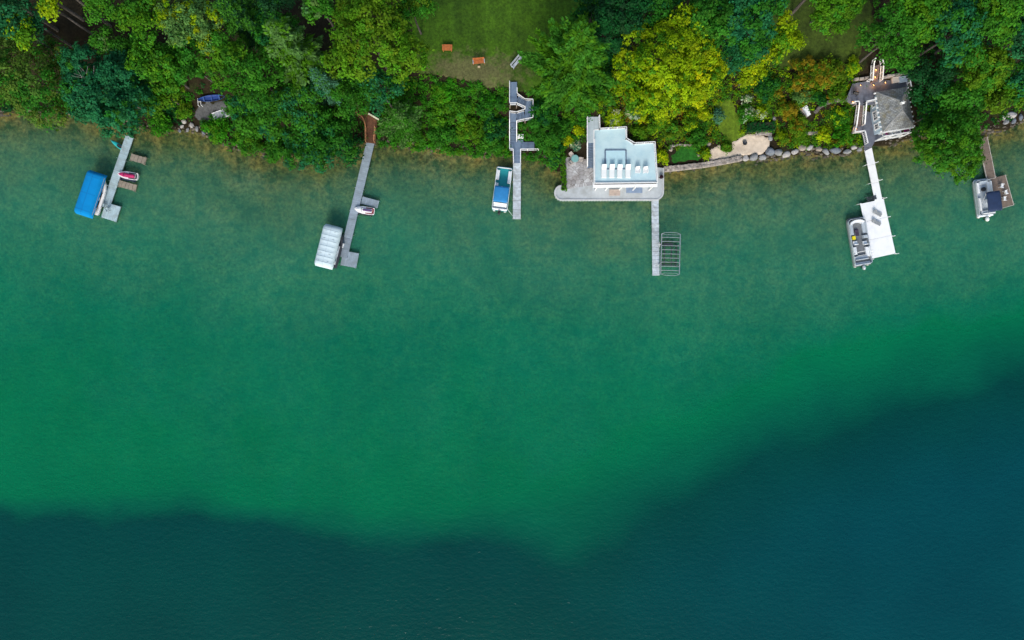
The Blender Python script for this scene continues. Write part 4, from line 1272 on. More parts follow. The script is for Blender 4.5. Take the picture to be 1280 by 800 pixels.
b_ = bench('wooden_bench', 'orange wooden bench with pale armrests in the middle of the lawn edge', 598.6, 78.5, R(5), 1.75, M_orange)
bench('park_bench', 'silver-grey bench standing slantwise near the top of the zigzag stairs', 646, 79, R(50), 2.1, M_greybench, ns=3)
p = ground_at(559.5, 61.5)
pt = thing('picnic_table', 'flat orange-brown wooden table on the left of the lawn', 'table', (p.x, p.y, p.z + .03))
mb = MB()
for i in range(6): mb.box((0, -.37 + i * .15, .62), (1.5, .135, .045), bev=.008)
mb.build('tabletop', M_orange, pt)
for sx in (-1, 1):
    for sy in (-1, 1):
        l = MB(); l.bar((sx * .6, sy * .15, .6), (sx * .6, sy * .38, 0), .07, .07); l.build('leg', M_orange, pt)
p = ground_at(598.8, 84.4)
ft = thing('footstool', 'small pale footstool in front of the orange wooden bench', 'stool', (p.x, p.y, p.z + .03))
mb = MB(); mb.box((0, 0, .30), (.36, .26, .05), bev=.01); mb.build('seat', simple('pale_timber', (.5, .40, .26), .8), ft)
for sx in (-1, 1):
    for sy in (-1, 1):
        l = MB(); l.box((sx * .14, sy * .09, .14), (.04, .04, .28)); l.build('leg', MATS['pale_timber'], ft)

# fire pit on the sand
p = ground_at(930, 179.5)
fp = thing('fire_pit', 'small dark metal fire pit in the middle of the sand patch', 'fire pit', (p.x, p.y, p.z + .1))
mb = MB(); mb.lathe((0, 0, .16), [(.10, 0), (.30, .10), (.36, .22), (.33, .22), (.2, .10), (.05, .06)], 16); mb.build('bowl', M_dark, fp, smooth_sh=True)
for k in range(3):
    l = MB(); a = 2 * PI * k / 3; l.tube([(math.cos(a) * .22, math.sin(a) * .22, .24), (math.cos(a) * .38, math.sin(a) * .38, 0)], .025, 6); l.build('leg', M_dark, fp)


# ------------------------------------------------------------------ boulders, seawall, stone walls
def rock_mat(name, a, b_):
    m, nt, out = new_mat(name)
    b = N(nt, 'ShaderNodeBsdfPrincipled'); b.inputs['Roughness'].default_value = .9
    c = ramp(nt, noise(nt, 2.2, 7, .7), [(.3, a), (.7, b_)])
    c = mix_rgb(nt, c, (.08, .09, .05), ramp(nt, noise(nt, 1.1, 4), [(.52, 0.), (.7, .5)]))
    nt.links.new(c, b.inputs['Base Color'])
    bp = N(nt, 'ShaderNodeBump'); bp.inputs['Strength'].default_value = .7; bp.inputs['Distance'].default_value = .08
    nt.links.new(noise(nt, 4, 6), bp.inputs['Height']); nt.links.new(bp.outputs[0], b.inputs['Normal'])
    nt.links.new(b.outputs[0], out.inputs[0]); return m


RK_g = rock_mat('grey_rock', (.13, .14, .15), (.33, .34, .36)); RK_p = rock_mat('pale_rock', (.24, .23, .23), (.50, .49, .49)); RK_d = rock_mat('blue_grey_rock', (.08, .10, .13), (.22, .25, .30))
RK_b = rock_mat('tan_rock', (.20, .17, .14), (.40, .35, .30))
_t = (1 + 5 ** .5) / 2
import bmesh


def rock_mesh(seed, sx, sy, sz):
    bm = bmesh.new(); bmesh.ops.create_icosphere(bm, subdivisions=3, radius=1)
    rg = np.random.default_rng(seed)
    planes = unit(rg.normal(size=(9, 3))); dd = rg.uniform(.62, .95, 9)
    for v in bm.verts:
        p = np.array(v.co)
        for n_, d_ in zip(planes, dd):
            s = p @ n_
            if s > d_: p = p - n_ * (s - d_) * .85
        p = p * (1 + (fbm(p[0] * 2 + seed, p[1] * 2 + p[2] * 2, seed) - .5) * .18)
        v.co = (p[0] * sx, p[1] * sy, p[2] * sz)
    me = bpy.data.meshes.new('boulder'); bm.to_mesh(me); bm.free()
    me.polygons.foreach_set('use_smooth', [True] * len(me.polygons))
    return me


def boulder(label, px, py, rx, ry, mat, seed, rz=0, group=None, z=None):
    p = Wp(px, py, .3); me = rock_mesh(seed, rx * S, ry * S, min(rx, ry) * S * .8); me.materials.append(mat)
    o = bpy.data.objects.new('boulder', me); COL.objects.link(o)
    o.location = (p.x, p.y, max(tz(p.x, p.y), -.25) + .18 if z is None else z); o.rotation_euler = (0, 0, R(rz))
    return tag(o, label, 'boulder', group)


gb = 'boulders along the shore right of the seawall'
ordn = ['first', 'second', 'third', 'fourth', 'fifth', 'sixth', 'seventh', 'eighth', 'ninth', 'tenth', 'eleventh', 'twelfth', 'thirteenth', 'fourteenth', 'fifteenth']
BL = [(932, 197.5, 5, 4, RK_p, 'pale', 10), (942.5, 196.8, 6.2, 4.2, RK_g, 'grey', 20), (953.5, 196.5, 5.2, 4.2, RK_g, 'grey', -10), (962, 190, 6, 5.2, RK_d, 'dark squarish', 0), (972.5, 190.5, 6, 4.5, RK_g, 'grey', -20),
      (983.5, 193, 5.6, 4.4, RK_p, 'pale', 40), (992.8, 190, 4.8, 3.6, RK_p, 'pale', 20), (1002.2, 185, 5.2, 4, RK_b, 'tan', 10), (1011.7, 184.6, 5.5, 3.4, RK_p, 'pale flat', 30), (1022.5, 186.7, 5, 3.6, RK_b, 'tan', 0),
      (1031.5, 190, 5.2, 4, RK_g, 'grey', -35), (1043, 188, 7.4, 4.6, RK_d, 'large blue-grey', -8), (1058, 190, 5.8, 3, RK_g, 'flat grey', 10), (1067, 184.8, 4, 3.2, RK_p, 'small pale', 0), (1075, 186.2, 4, 3, RK_g, 'small grey', 15)]
for i, (x, y, rx, ry, mt, ad, rz) in enumerate(BL):
    boulder(f'{ad} boulder, {ordn[i]} from the seawall along the water toward the cottage', x, y, rx, ry, mt, 40 + i, rz, gb)
gb2 = 'rocks at the water below the gravel landing'
for i, (x, y, rx, ry, mt, lb) in enumerate(((231, 152.5, 3.4, 3, RK_p, 'topmost pale rock of the pile below the gravel landing'), (240.5, 157, 2.8, 4, RK_p, 'pale upright rock nearest the bright shrub below the gravel landing'), (228, 158.5, 3, 2.2, RK_p, 'pale rock at the left of the pile below the gravel landing'),
                                  (234, 162, 3, 2, RK_g, 'grey rock at the waterline of the pile below the gravel landing'), (247, 161.5, 3.6, 2.2, RK_g, 'grey rock at the right end of the pile below the gravel landing'), (224, 163, 2.6, 1.8, RK_d, 'dark wet rock at the left end of the pile below the gravel landing'),
                                  (254, 165.5, 3, 1.8, RK_d, 'dark rock half under the bright shrub below the gravel landing'))):
    boulder(lb, x, y, rx, ry, mt, 70 + i, i * 23, gb2)
gb3 = 'rocks on the bank at the right edge'
for i, (x, y, rx, ry, mt, lb) in enumerate(((1262, 145, 7, 4.5, RK_p, 'large pale slab of rock on the bank at the right edge'), (1256, 153, 4, 3, RK_g, 'grey rock at the water left of the pale slab at the right edge'), (1266, 152, 4.5, 2.4, RK_d, 'dark rock at the water below the pale slab at the right edge'),
                                  (1275, 147, 4.5, 2.6, RK_d, 'dark rock at the water touching the right edge'), (1252, 148, 3.4, 2.6, RK_p, 'small pale rock left of the pale slab at the right edge'))):
    boulder(lb, x, y, rx, ry, mt, 90 + i, i * 31, gb3)
for i, (x, y, rx, ry, lb) in enumerate(((967, 149, 2.6, 3, 'pale round stone at the right end of the clipped dark hedge'), (885.5, 181, 3.2, 2.4, 'tan stone at the end of the small lawn border'), (838, 187, 3.2, 2.8, 'rusty brown stone left of the small dark lawn'), (962, 173, 4, 3, 'grey stone at the right end of the sand patch'),
                                    (872.5, 194.5, 2.2, 2.2, 'little white stone on the small dark lawn'))):
    p = ground_at(x, y); boulder(lb, x, y, rx, ry, (RK_p, RK_b, RK_b, RK_g, RK_p)[i], 110 + i, i * 40, None, p.z + .2).location.xy = (p.x, p.y)


def stone_wall(name, label, pix, z0, h, w, mat, size=.5, cat='wall', on_ground=False, seed=2, rows=1):
    rg = random.Random(seed)
    pts = [ground_at(*q) for q in pix] if on_ground else [Wp(x, y, h) for x, y in pix]
    c = pts[len(pts) // 2]
    root = thing(name, label, cat, (c.x, c.y, 0))
    mb = MB(); body = MB()
    for a, b in zip(pts[:-1], pts[1:]):
        L = (b - a).length; d = (b - a).normalized(); ang = math.atan2(d.y, d.x); s = Vector((-d.y, d.x, 0))
        n = max(1, round(L / size))
        za = (a.z if on_ground else 0)
        body.bar(a.lerp(b, .5) * 1 + (a - b) * .5 + Vector((0, 0, -.35 if not on_ground else -.05)), a.lerp(b, .5) + (b - a) * .5 + Vector((0, 0, -.35 if not on_ground else -.05)), w * .9, .6 if on_ground else .9)
        for i in range(n):
            for r_ in range(rows):
                p = a.lerp(b, (i + .5 + rg.uniform(-.12, .12)) / n) + s * ((r_ - (rows - 1) / 2) * w / rows + rg.uniform(-.04, .04))
                t = rg.uniform(.6, 1.25)
                zz = p.z + (h * .8 if on_ground else .05) + rg.uniform(-.05, .07)
                mb.box((p.x, p.y, zz), (L / n * rg.uniform(.8, 1.0), w / rows * rg.uniform(.8, 1.05), .24), ang + rg.uniform(-.12, .12), (t, t * .98, t * .96), bev=.05)
                if on_ground: mb.box((p.x, p.y, zz - .28), (L / n * .9, w / rows, .34), ang, (t * .8,) * 3, bev=.05)
    body.build('core', mat, root, world=True); mb.build('capstones', mat, root, world=True)
    return root


M_stone = simple('wall_stone', (.34, .31, .29), .9, var=.35, scale=3, tint=True, bump=.4)
M_stoned = simple('dark_wall_stone', (.15, .135, .13), .9, var=.35, scale=3, tint=True, bump=.4)
stone_wall('seawall', 'low stone seawall from the boathouse walk to the sand patch', [(830, 211.5), (850, 209.5), (880, 206), (905, 202), (927, 197.5)], 0, .55, .85, M_stone, .42, rows=2)
stone_wall('retaining_wall', 'curved dark stone wall in the garden left of the cottage deck', [(1057, 125), (1044, 126), (1032, 129), (1024, 134), (1018, 141)], 0, .5, .55, M_stoned, .5, on_ground=True)
stone_wall('border_stones', 'row of small pale stones edging the back of the small dark lawn', [(836, 183), (850, 181.5), (864, 182), (876, 181.5), (884, 180.5)], 0, .16, .3, M_stone, .5, on_ground=True, seed=6)
stone_wall('retaining_wall', 'broken row of pale stones below the bush with cream flowers', [(1003, 167), (1014, 167), (1026, 166)], 0, .3, .5, M_stone, .8, on_ground=True, seed=8)
stone_wall('border_stones', 'pale stone edging between the clipped dark hedge and the sand', [(944, 168), (955, 167), (964, 168.5)], 0, .2, .5, M_stone, .5, on_ground=True, seed=12)
p = ground_at(1009, 144)
gs = thing('garden_steps', 'short white stone steps at the left end of the curved dark wall', 'steps', (p.x, p.y, p.z), R(35))
mb = MB()
for i in range(4): mb.box((0, i * .38, .08 + i * .16), (1.0, .42, .18), tint=(1, 1, 1), bev=.02)
mb.build('treads', M_white, gs)
mb = MB(); mb.box((-.62, .6, .5), (.18, 1.7, .9), bev=.03); mb.build('side_wall', M_stone, gs)

# ------------------------------------------------------------------ shingled cottage on the right
HX = thing('cottage', 'small pale blue cottage with a weathered shingle hip roof and white trim', 'cottage', (0, 0, 0), R(9.6))
EZ = 4.05
pc = Wp(1118.7, 136.8, EZ); HX.location = (pc.x, pc.y, 0)
rw, rd_ = 2.36, 3.06     # half sizes of the roof at the eaves
ww_, wd_ = 2.12, 2.75     # half sizes of the walls
M_siding = simple('pale_blue_siding', (.42, .55, .66), .7, var=.06)
mb = MB(); mb.box((0, 0, (.1 + EZ - .1) / 2), (2 * ww_, 2 * wd_, EZ - .2)); mb.build('wall', M_siding, HX)
mb = MB(); mb.box((0, 0, -.2), (2 * ww_ + .3, 2 * wd_ + .3, 1.5)); mb.build('foundation', M_stoned, HX)
m, nt, out = new_mat('weathered_shingles')
b = N(nt, 'ShaderNodeBsdfPrincipled'); b.inputs['Roughness'].default_value = .9
tcn = N(nt, 'ShaderNodeTexCoord'); br = N(nt, 'ShaderNodeTexBrick'); br.inputs['Scale'].default_value = 1.0
br.inputs['Brick Width'].default_value = .30; br.inputs['Row Height'].default_value = .22; br.inputs['Mortar Size'].default_value = .018
br.inputs['Color1'].default_value = (.18, .20, .215, 1); br.inputs['Color2'].default_value = (.30, .325, .345, 1); br.inputs['Mortar'].default_value = (.09, .09, .09, 1)
nt.links.new(tcn.outputs['Object'], br.inputs['Vector'])
c = mix_rgb(nt, br.outputs[0], (.20, .17, .07), ramp(nt, noise(nt, .7, 5, .7), [(.5, 0.), (.68, .65)]))
c = mix_rgb(nt, c, ramp(nt, noise(nt, 1.6, 5, .7), [(.3, .5), (.7, 1.35)]), 1.0, 'MULTIPLY')
nt.links.new(c, b.inputs['Base Color']); nt.links.new(b.outputs[0], out.inputs[0])
SH = m
rz_ = EZ + 1.75
rv = [(-rw, -rd_, EZ), (rw, -rd_, EZ), (rw, rd_, EZ), (-rw, rd_, EZ), (0, -.7, rz_), (0, .75, rz_)]
mid = []
mb = MB()
# bell-cast hip roof: lower skirt shallower than upper slope
k_ = .55; zk = EZ + .70
lowr = [(-rw * k_ - .25, -rd_ * k_ - .45, zk), (rw * k_ + .25, -rd_ * k_ - .45, zk), (rw * k_ + .25, rd_ * k_ + .45, zk), (-rw * k_ - .25, rd_ * k_ + .45, zk)]
vs = rv[:4] + lowr + [rv[4], rv[5]] + [(x, y, EZ - .10) for x, y, z in rv[:4]]
fs = [(0, 1, 5, 4), (1, 2, 6, 5), (2, 3, 7, 6), (3, 0, 4, 7), (4, 5, 8), (5, 6, 9, 8), (6, 7, 9), (7, 4, 8, 9), (13, 12, 11, 10), (0, 10, 11, 1), (1, 11, 12, 2), (2, 12, 13, 3), (3, 13, 10, 0)]
mb.add(vs, fs); ro = mb.build('roof', SH, HX)
mb = MB()
for a, b2 in ((lowr[0], rv[4]), (lowr[1], rv[4]), (lowr[2], rv[5]), (lowr[3], rv[5]), (rv[4], rv[5]), (rv[0], lowr[0]), (rv[1], lowr[1]), (rv[2], lowr[2]), (rv[3], lowr[3])):
    mb.bar(Vector(a) + Vector((0, 0, .03)), Vector(b2) + Vector((0, 0, .03)), .16, .06)
mb.build('ridge_caps', simple('ridge_shingle', (.25, .26, .27), .9, var=.3), ro)
mb = MB(); mb.box((0, .35, rz_ + .18), (.34, .34, .5)); mb.box((0, .35, rz_ + .46), (.46, .46, .06)); mb.lathe((0, .35, rz_ + .48), [(.2, 0), (.12, .22), (.02, .42)], 8)
mb.bar((-.35, .35, rz_ + .62), (.35, .35, rz_ + .62), .05, .05); mb.bar((0, .05, rz_ + .62), (0, .65, rz_ + .62), .05, .05)
mb.build('cupola', M_white, ro)
mb = MB()   # eave brackets and fascia
for i in range(9):
    y = -rd_ + .15 + i * (2 * rd_ - .3) / 8
    for sx in (-1, 1): mb.box((sx * (rw - .10), y, EZ - .18), (.74, .20, .20))
for i in range(7):
    x = -rw + .2 + i * (2 * rw - .4) / 6
    mb.box((x, -rd_ + .2, EZ - .2), (.17, .62, .2))
mb.bar((-rw, -rd_ - .06, EZ - .06), (rw, -rd_ - .06, EZ - .06), .16, .18)
mb.build('eave_brackets', M_white, HX)
for (y, w_, z_) in ((-1.75, .8, 2.35), (-.1, 1.3, 2.45), (1.6, .7, 2.6)):
    fm = MB(); x = -ww_ - .04
    for sy in (-1, 1): fm.box((x, y + sy * w_ / 2, z_), (.10, .15, 1.1))
    for sz in (-1, 1): fm.box((x - .01, y, z_ + sz * .55), (.12, w_ + .24, .14))
    for q in ((-.17, 0, .17) if w_ > 1 else (0,)): fm.box((x, y + q * w_ * 1.0, z_), (.07, .06, 1.0))
    fm.box((x + .005, y, z_ + .1), (.06, w_, .05))
    wo = fm.build('window', M_white, HX); gm = MB(); gm.box((x + .02, y, z_), (.035, w_ - .05, 1.02)); gm.build('pane', Mglass, wo)
for x in (-.95, .95):
    fm = MB(); y = -wd_ - .04
    for sx in (-1, 1): fm.box((x + sx * .5, y, 1.9), (.12, .10, 1.7))
    for sz in (-1, 1): fm.box((x, y - .01, 1.9 + sz * .85), (1.2, .12, .12))
    fm.box((x, y, 1.9), (.06, .07, 1.6)); wo = fm.build('window', M_white, HX); gm = MB(); gm.box((x, y + .02, 1.9), (.95, .035, 1.6)); gm.build('pane', Mglass, wo)
# lakeside balcony with white braces
mb = MB(); mb.box((0, -wd_ - .5, 1.02), (2 * ww_ + .2, 1.0, .12)); mb.build('balcony_floor', M_slate, HX)
mb = MB()
railing(mb, [(-ww_, -wd_ - .95, 1.08), (ww_, -wd_ - .95, 1.08)], h=.9, bal=.2, top=.12)
for x in (-ww_, -.65, .65, ww_):
    mb.box((x, -wd_ - .95, (1.0 + EZ - .3) / 2 + .5), (.14, .14, EZ - .3 - 1.0)); mb.bar((x, -wd_ - .95, EZ - .45), (x, -wd_ + .02, EZ - .95), .1, .12)
mb.bar((-ww_ - .1, -wd_ - .95, EZ - .22), (ww_ + .1, -wd_ - .95, EZ - .22), .18, .16)
mb.bar((-ww_, -wd_ - .98, 1.2), (-.65, -wd_ - .98, EZ - .4), .08, .1); mb.bar((ww_, -wd_ - .98, 1.2), (.65, -wd_ - .98, EZ - .4), .08, .1)
for x in (-ww_, 0, ww_): mb.box((x, -wd_ - .9, .0), (.16, .16, 1.95))
mb.build('balcony_railing', M_white, HX)
for i, x in enumerate((-1.55, 1.4)):
    c_, s_ = math.cos(R(9.6)), math.sin(R(9.6)); y = -rd_ - .12
    loc = Vector((pc.x + x * c_ - y * s_, pc.y + x * s_ + y * c_, EZ - .42))
    t = thing('hanging_basket', ('left' if i == 0 else 'right') + ' purple flower basket hanging from the lakeside eave of the cottage', 'flower basket', loc, 0, 'flower baskets on the cottage')
    mb = MB(); mb.lathe((0, 0, -.18), [(.08, 0), (.18, .08), (.22, .2)], 12); mb.build('basket', M_dark, t)
    rg = np.random.default_rng(60 + i); v, cl = clump_leaves(rg.normal(size=(9, 3)) * [.16, .16, .08] + [0, -.03, .12], np.tile([0, 0, 1.], (9, 1)), np.full(9, .18), 22, .12, (.18, .012, .13), rg, base2=(.05, .10, .02), mixp=.25)
    leaf_obj('flowers', v, cl, t)
    mb = MB(); mb.tube([(0, 0, .1), (0, .1, .45)], .012, 5); mb.build('hanger', M_dark, t)

# cottage decks and stairs
UD = 3.0; LD = 1.25
cd = thing('cottage_deck', 'slate-grey deck with white railings and lit stairs wrapped around the cottage', 'deck', Wp(1085, 130, 0))
mb = MB(); mb.prism(wquad([(1065.8, 104.5), (1084, 101.5), (1132.5, 95), (1136, 114), (1134, 125), (1098, 122), (1096, 130), (1079, 131.5), (1064, 130), (1057, 125.5), (1059, 121)], UD), UD - .14, UD); mb.build('upper_floor', M_slate, cd, world=True)
mb = MB(); mb.prism(wquad([(1079.5, 130), (1090, 129), (1099, 172), (1093.5, 177), (1090, 183.5), (1081, 182.5), (1078, 166.5), (1065, 165), (1066.5, 157), (1079.5, 157)], LD), LD - .14, LD); mb.build('lower_floor', M_slate, cd, world=True)
st = MBs(); stairs(st, Wp(1075.3, 130.5, UD - .1), Wp(1071.8, 158, LD + .08), 1.05, 12)
stairs(st, Wp(1095.2, 82, 4.9), Wp(1092.6, 103.5, UD + .08), 1.15, 11)
st.build('stairs', simple('stair_treads', (.20, .15, .14), .8, var=.25, tint=True), cd, world=True)
st = MBs(); stairs(st, Wp(1085.5, 180, LD - .05), Wp(1085.8, 186.5, .62), 1.15, 4); st.build('dock_steps', M_slate, cd, world=True)
rb = MBs()
railing(rb, [Wp(1064.5, 129.5, UD), Wp(1069.8, 129, UD), Wp(1070.5, 131.5, UD), Wp(1067.2, 158, LD), Wp(1065, 165.5, LD)], bal=.25, top=.17)
railing(rb, [Wp(1094, 126, UD), Wp(1079.5, 129, UD), Wp(1079.2, 131.5, UD), Wp(1077.2, 157, LD)], bal=.25, top=.17)
railing(rb, [Wp(1065, 167, LD), Wp(1077.5, 165.5, LD), Wp(1081, 180.5, LD)], bal=.25, top=.17)
railing(rb, [Wp(1090.4, 75.5, 5.4), Wp(1088.6, 81.5, 4.9), Wp(1087, 103, UD), Wp(1083, 101.5, UD)], bal=.25, top=.17)
railing(rb, [Wp(1099, 75.5, 5.4), Wp(1100.5, 82.5, 4.9), Wp(1099.2, 102, UD)], bal=.25, top=.17)
railing(rb, [Wp(1131.8, 95.5, UD), Wp(1135.2, 114, UD)], bal=.25, top=.17)
rb.build('railing', M_white, cd, world=True)
mb = MB()
for (x, y, z) in ((1066, 106, UD), (1058.5, 124.5, UD), (1070, 130, UD), (1080, 130, UD), (1094, 128, UD), (1131, 96, UD), (1100, 101, UD), (1067, 158, LD), (1066, 165, LD), (1079, 166, LD), (1090, 180, LD), (1082, 181.5, LD)):
    p = Wp(x, y, z); gz = min(tz(p.x, p.y), z - .3); mb.box((p.x, p.y, (z - .15 + gz - .4) / 2), (.15, .15, z - .15 - gz + .4))
mb.build('support_posts', M_ropewood, cd, world=True)
M_lamp = simple('lamp_glow', (.9, .5, .2), .5, emis=(1.0, .42, .10, 6))
lampi = 0
LAMPS = [(1076, 106.5, UD + .55, 'lit lamp near the back left corner of the cottage deck'), (1092.2, 106, UD + .25, 'lit step lamp at the foot of the upper cottage stairs'), (1094.3, 96, 3.7, 'lit step lamp halfway up the upper cottage stairs'), (1095.2, 87, 4.5, 'lit step lamp near the top of the upper cottage stairs'),
         (1107, 103, UD + .5, 'lit lamp at the back edge of the cottage deck, behind the roof'), (1070.5, 160.5, LD + .3, 'lit lamp on the lower landing of the cottage stairs'), (1065.8, 127.5, UD + .5, 'lit lamp at the left corner of the cottage deck above the stairs')]
for (x, y, z, lb) in LAMPS:
    t = thing('step_lamp', lb, 'lamp', Wp(x, y, z), 0, 'warm deck lamps of the cottage')
    mb = MB(); mb.lathe((0, 0, 0), [(.05, 0), (.09, .02), (.09, .10), (.05, .13)], 10); mb.build('lens', M_lamp, t)
    mb = MB(); mb.lathe((0, 0, .135), [(.11, 0), (.07, .05), (.01, .06)], 10); mb.box((0, 0, -.13), (.07, .07, .25)); mb.build('housing', M_dark, t)
    ld = bpy.data.lights.new('lamp_light', 'POINT'); ld.energy = 8; ld.color = (1.0, .45, .13); ld.shadow_soft_size = .08
    lo = bpy.data.objects.new('lamp_light', ld); COL.objects.link(lo); lo.parent = t; lo.location = (0, -.16, .12)
# deck furniture
def planter_pot(label, loc, col):
    t = thing('potted_plant', label, 'potted plant', loc)
    mb = MB(); mb.lathe((0, 0, 0), [(.18, 0), (.25, .32), (.27, .36)], 12); mb.build('pot', M_dark, t)
    rg = np.random.default_rng(int(loc[0] * 10) % 97 + 3); v, cl = clump_leaves(rg.normal(size=(8, 3)) * [.16, .16, .12] + [0, 0, .55], np.tile([0, 0, 1.], (8, 1)), np.full(8, .2), 18, .16, PAL[col], rg)
    leaf_obj('plant', v, cl, t)


grill = thing('grill', 'dark barbecue grill by the left corner of the cottage deck', 'grill', Wp(1067, 118, UD), R(-12))
mb = MB(); mb.box((0, 0, .62), (.85, .5, .2), bev=.03); mb.build('body', M_dark, grill)
mb = MB(); mb.loft([[(x, .24 * math.cos(a), .72 + .26 * math.sin(a)) for a in [PI * k / 8 for k in range(9)]] for x in (-.38, .38)]); mb.build('lid', M_black, grill)
for sx in (-1, 1):
    for sy in (-1, 1):
        mb = MB(); mb.box((sx * .36, sy * .2, .26), (.05, .05, .52)); mb.build('leg', M_dark, grill)
sb = thing('deck_sofa', 'tan wicker seat on the cottage deck behind the roof', 'sofa', Wp(1118, 101, UD), R(10))
mb = MB(); mb.box((0, 0, .24), (1.1, .75, .36), bev=.04); mb.build('seat', M_tan, sb)
mb = MB(); mb.box((0, .34, .58), (1.1, .14, .42), bev=.04); mb.build('backrest', M_tan, sb)
sb = thing('deck_sofa', 'pale cushioned seat in the far right corner of the cottage deck', 'sofa', Wp(1127, 100.5, UD), R(10))
mb = MB(); mb.box((0, 0, .24), (1.3, .8, .36), bev=.05); mb.build('seat', simple('blue_cushion', (.30, .38, .47), .85), sb)
mb = MB(); mb.box((0, .36, .58), (1.3, .16, .42), bev=.05); mb.build('backrest', MATS['blue_cushion'], sb)
# low deck wall of pale stones behind upper deck
stone_wall('retaining_wall', 'straight low stone wall along the back of the cottage deck', [(1066, 101), (1083, 98.5)], 0, .8, .4, M_stone, .6, on_ground=True, seed=14)
stone_wall('retaining_wall', 'low stone wall behind the cottage deck right of the lit stairs', [(1101, 98), (1116, 95.5), (1132, 93)], 0, .8, .4, M_stone, .6, on_ground=True, seed=15)

# loungers on the white dock
gl1 = 'grey sun loungers on the white dock'
M_greyfab = simple('grey_fabric', (.24, .265, .29), .85, var=.15)
G0 = lounger_proto('sun_lounger', 'grey sun lounger nearer the shore on the white dock platform', gl1, Wp(1096, 266.8, .56), R(62), M_greyfab, M_alu, back=20)
dup(G0, Wp(1094.8, 278.3, .56), R(64), 'grey sun lounger farther from the shore on the white dock platform').scale = (.72, .72, .72)
G0.scale = (.72, .72, .72)
rk = thing('kayak_rack', 'dark storage rack tucked in the corner of the white dock platform', 'rack', Wp(1087, 248.6, .0), R(12))
mb = MB()
for x in (-.7, .7):
    mb.tube([(x, -.3, -.8), (x, -.3, .8)], .03, 6); mb.tube([(x, .3, -.8), (x, .3, .8)], .03, 6); mb.tube([(x, -.3, .55), (x, .3, .55)], .03, 6)
mb.build('frame', M_alu, rk); mb = MB()
for y in (-.22, 0, .22): mb.box((0, y, .6), (1.5, .16, .07), bev=.02)
mb.build('shelf', M_dark, rk)


# ------------------------------------------------------------------ boats
def ellipse_sec(y, hw, z0, z1, n=12, p=2.0):
    s = []
    for k in range(n):
        a = 2 * PI * k / n
        cx, sz = math.cos(a), math.sin(a)
        x = hw * math.copysign(abs(cx) ** (2 / p), cx); z = (z0 + z1) / 2 + (z1 - z0) / 2 * math.copysign(abs(sz) ** (2 / p), sz)
        s.append((x, y, z))
    return s


def rounded_deck(L, W, r=.35, bow_r=.8, n=6):
    pts = []
    for cx, cy, rr, a0 in ((W / 2 - bow_r, L / 2 - bow_r, bow_r, 0), (-W / 2 + bow_r, L / 2 - bow_r, bow_r, 90), (-W / 2 + r, -L / 2 + r, r, 180), (W / 2 - r, -L / 2 + r, r, 270)):
        for k in range(n + 1):
            a = R(a0 + 90 * k / n); pts.append((cx + rr * math.cos(a), cy + rr * math.sin(a)))
    return pts


def outboard(root, y, mat, z=.55):
    mo = MB(); mo.loft([ellipse_sec(0, 0, 0, 0)] and [[(x * w, yy + y, zz) for (x, zz) in [(math.cos(2 * PI * k / 12), 0) for k in range(12)] for yy in [0]] for w in ()]) if False else None
    m_ = MB()
    secs = []
    for zz, hw, hl in ((z, .16, .22), (z + .12, .22, .34), (z + .38, .22, .36), (z + .52, .17, .28), (z + .57, .08, .14)):
        secs.append([(hw * math.cos(2 * PI * k / 14), y - .38 + hl * math.sin(2 * PI * k / 14), zz) for k in range(14)])
    m_.loft(secs); o = m_.build('outboard_motor', mat, root, smooth_sh=True)
    l = MB(); l.box((0, y - .34, z - .42), (.12, .22, .9)); l.box((0, y - .38, z - .72), (.30, .42, .03)); l.box((0, y - .06, z - .05), (.34, .14, .3)); l.tube([(0, y - .55, z - .86), (0, y - .18, z - .86)], .07, 8)
    l.build('lower_unit', M_dark, o)


def pontoon_base(t, L, W, floor_mat, rail_mat, pont_mat, bow_r=.6):
    for sx in (-1, 1):
        pb = MB(); x = sx * (W / 2 - .38)
        ys = [-L / 2 - .1, -L / 2, -L / 2 + .3, L / 2 - .8, L / 2 - .35, L / 2 - .05]; rs = [.18, .28, .31, .31, .22, .04]
        pb.tube([(x, y, .12 + (.16 if i == 5 else .05 if i == 4 else 0)) for i, y in enumerate(ys)], rs, 12); pb.build('pontoon', pont_mat, t, smooth_sh=True)
    d = MB(); d.prism(rounded_deck(L, W, .25, bow_r), .44, .54); d.build('deck', floor_mat, t)
    r_ = MB(); pl_ = rounded_deck(L - .5, W - .08, .22, bow_r)
    n = len(pl_)
    for i in range(n):
        a = pl_[i]; b2 = pl_[(i + 1) % n]
        r_.bar((*a, .78), (*b2, .78), .045, .42); r_.bar((*a, 1.02), (*b2, 1.02), .07, .06)
    for i in range(0, n, 2): r_.box((*pl_[i], .79), (.06, .06, .5))
    r_.build('fence_railing', rail_mat, t)


def seat(t, c, s, mat, back=None):
    b_ = MB(); b_.box((c[0], c[1], .54 + .21), (s[0], s[1], .40), bev=.06)
    o = b_.build('seat', mat, t)
    if back:
        k = MB(); k.box((c[0] + back[0] * (s[0] / 2 - .08), c[1] + back[1] * (s[1] / 2 - .08), 1.08), (s[0] if back[0] == 0 else .16, s[1] if back[1] == 0 else .16, .36), bev=.05); k.build('seat_back', mat, o)
    return o


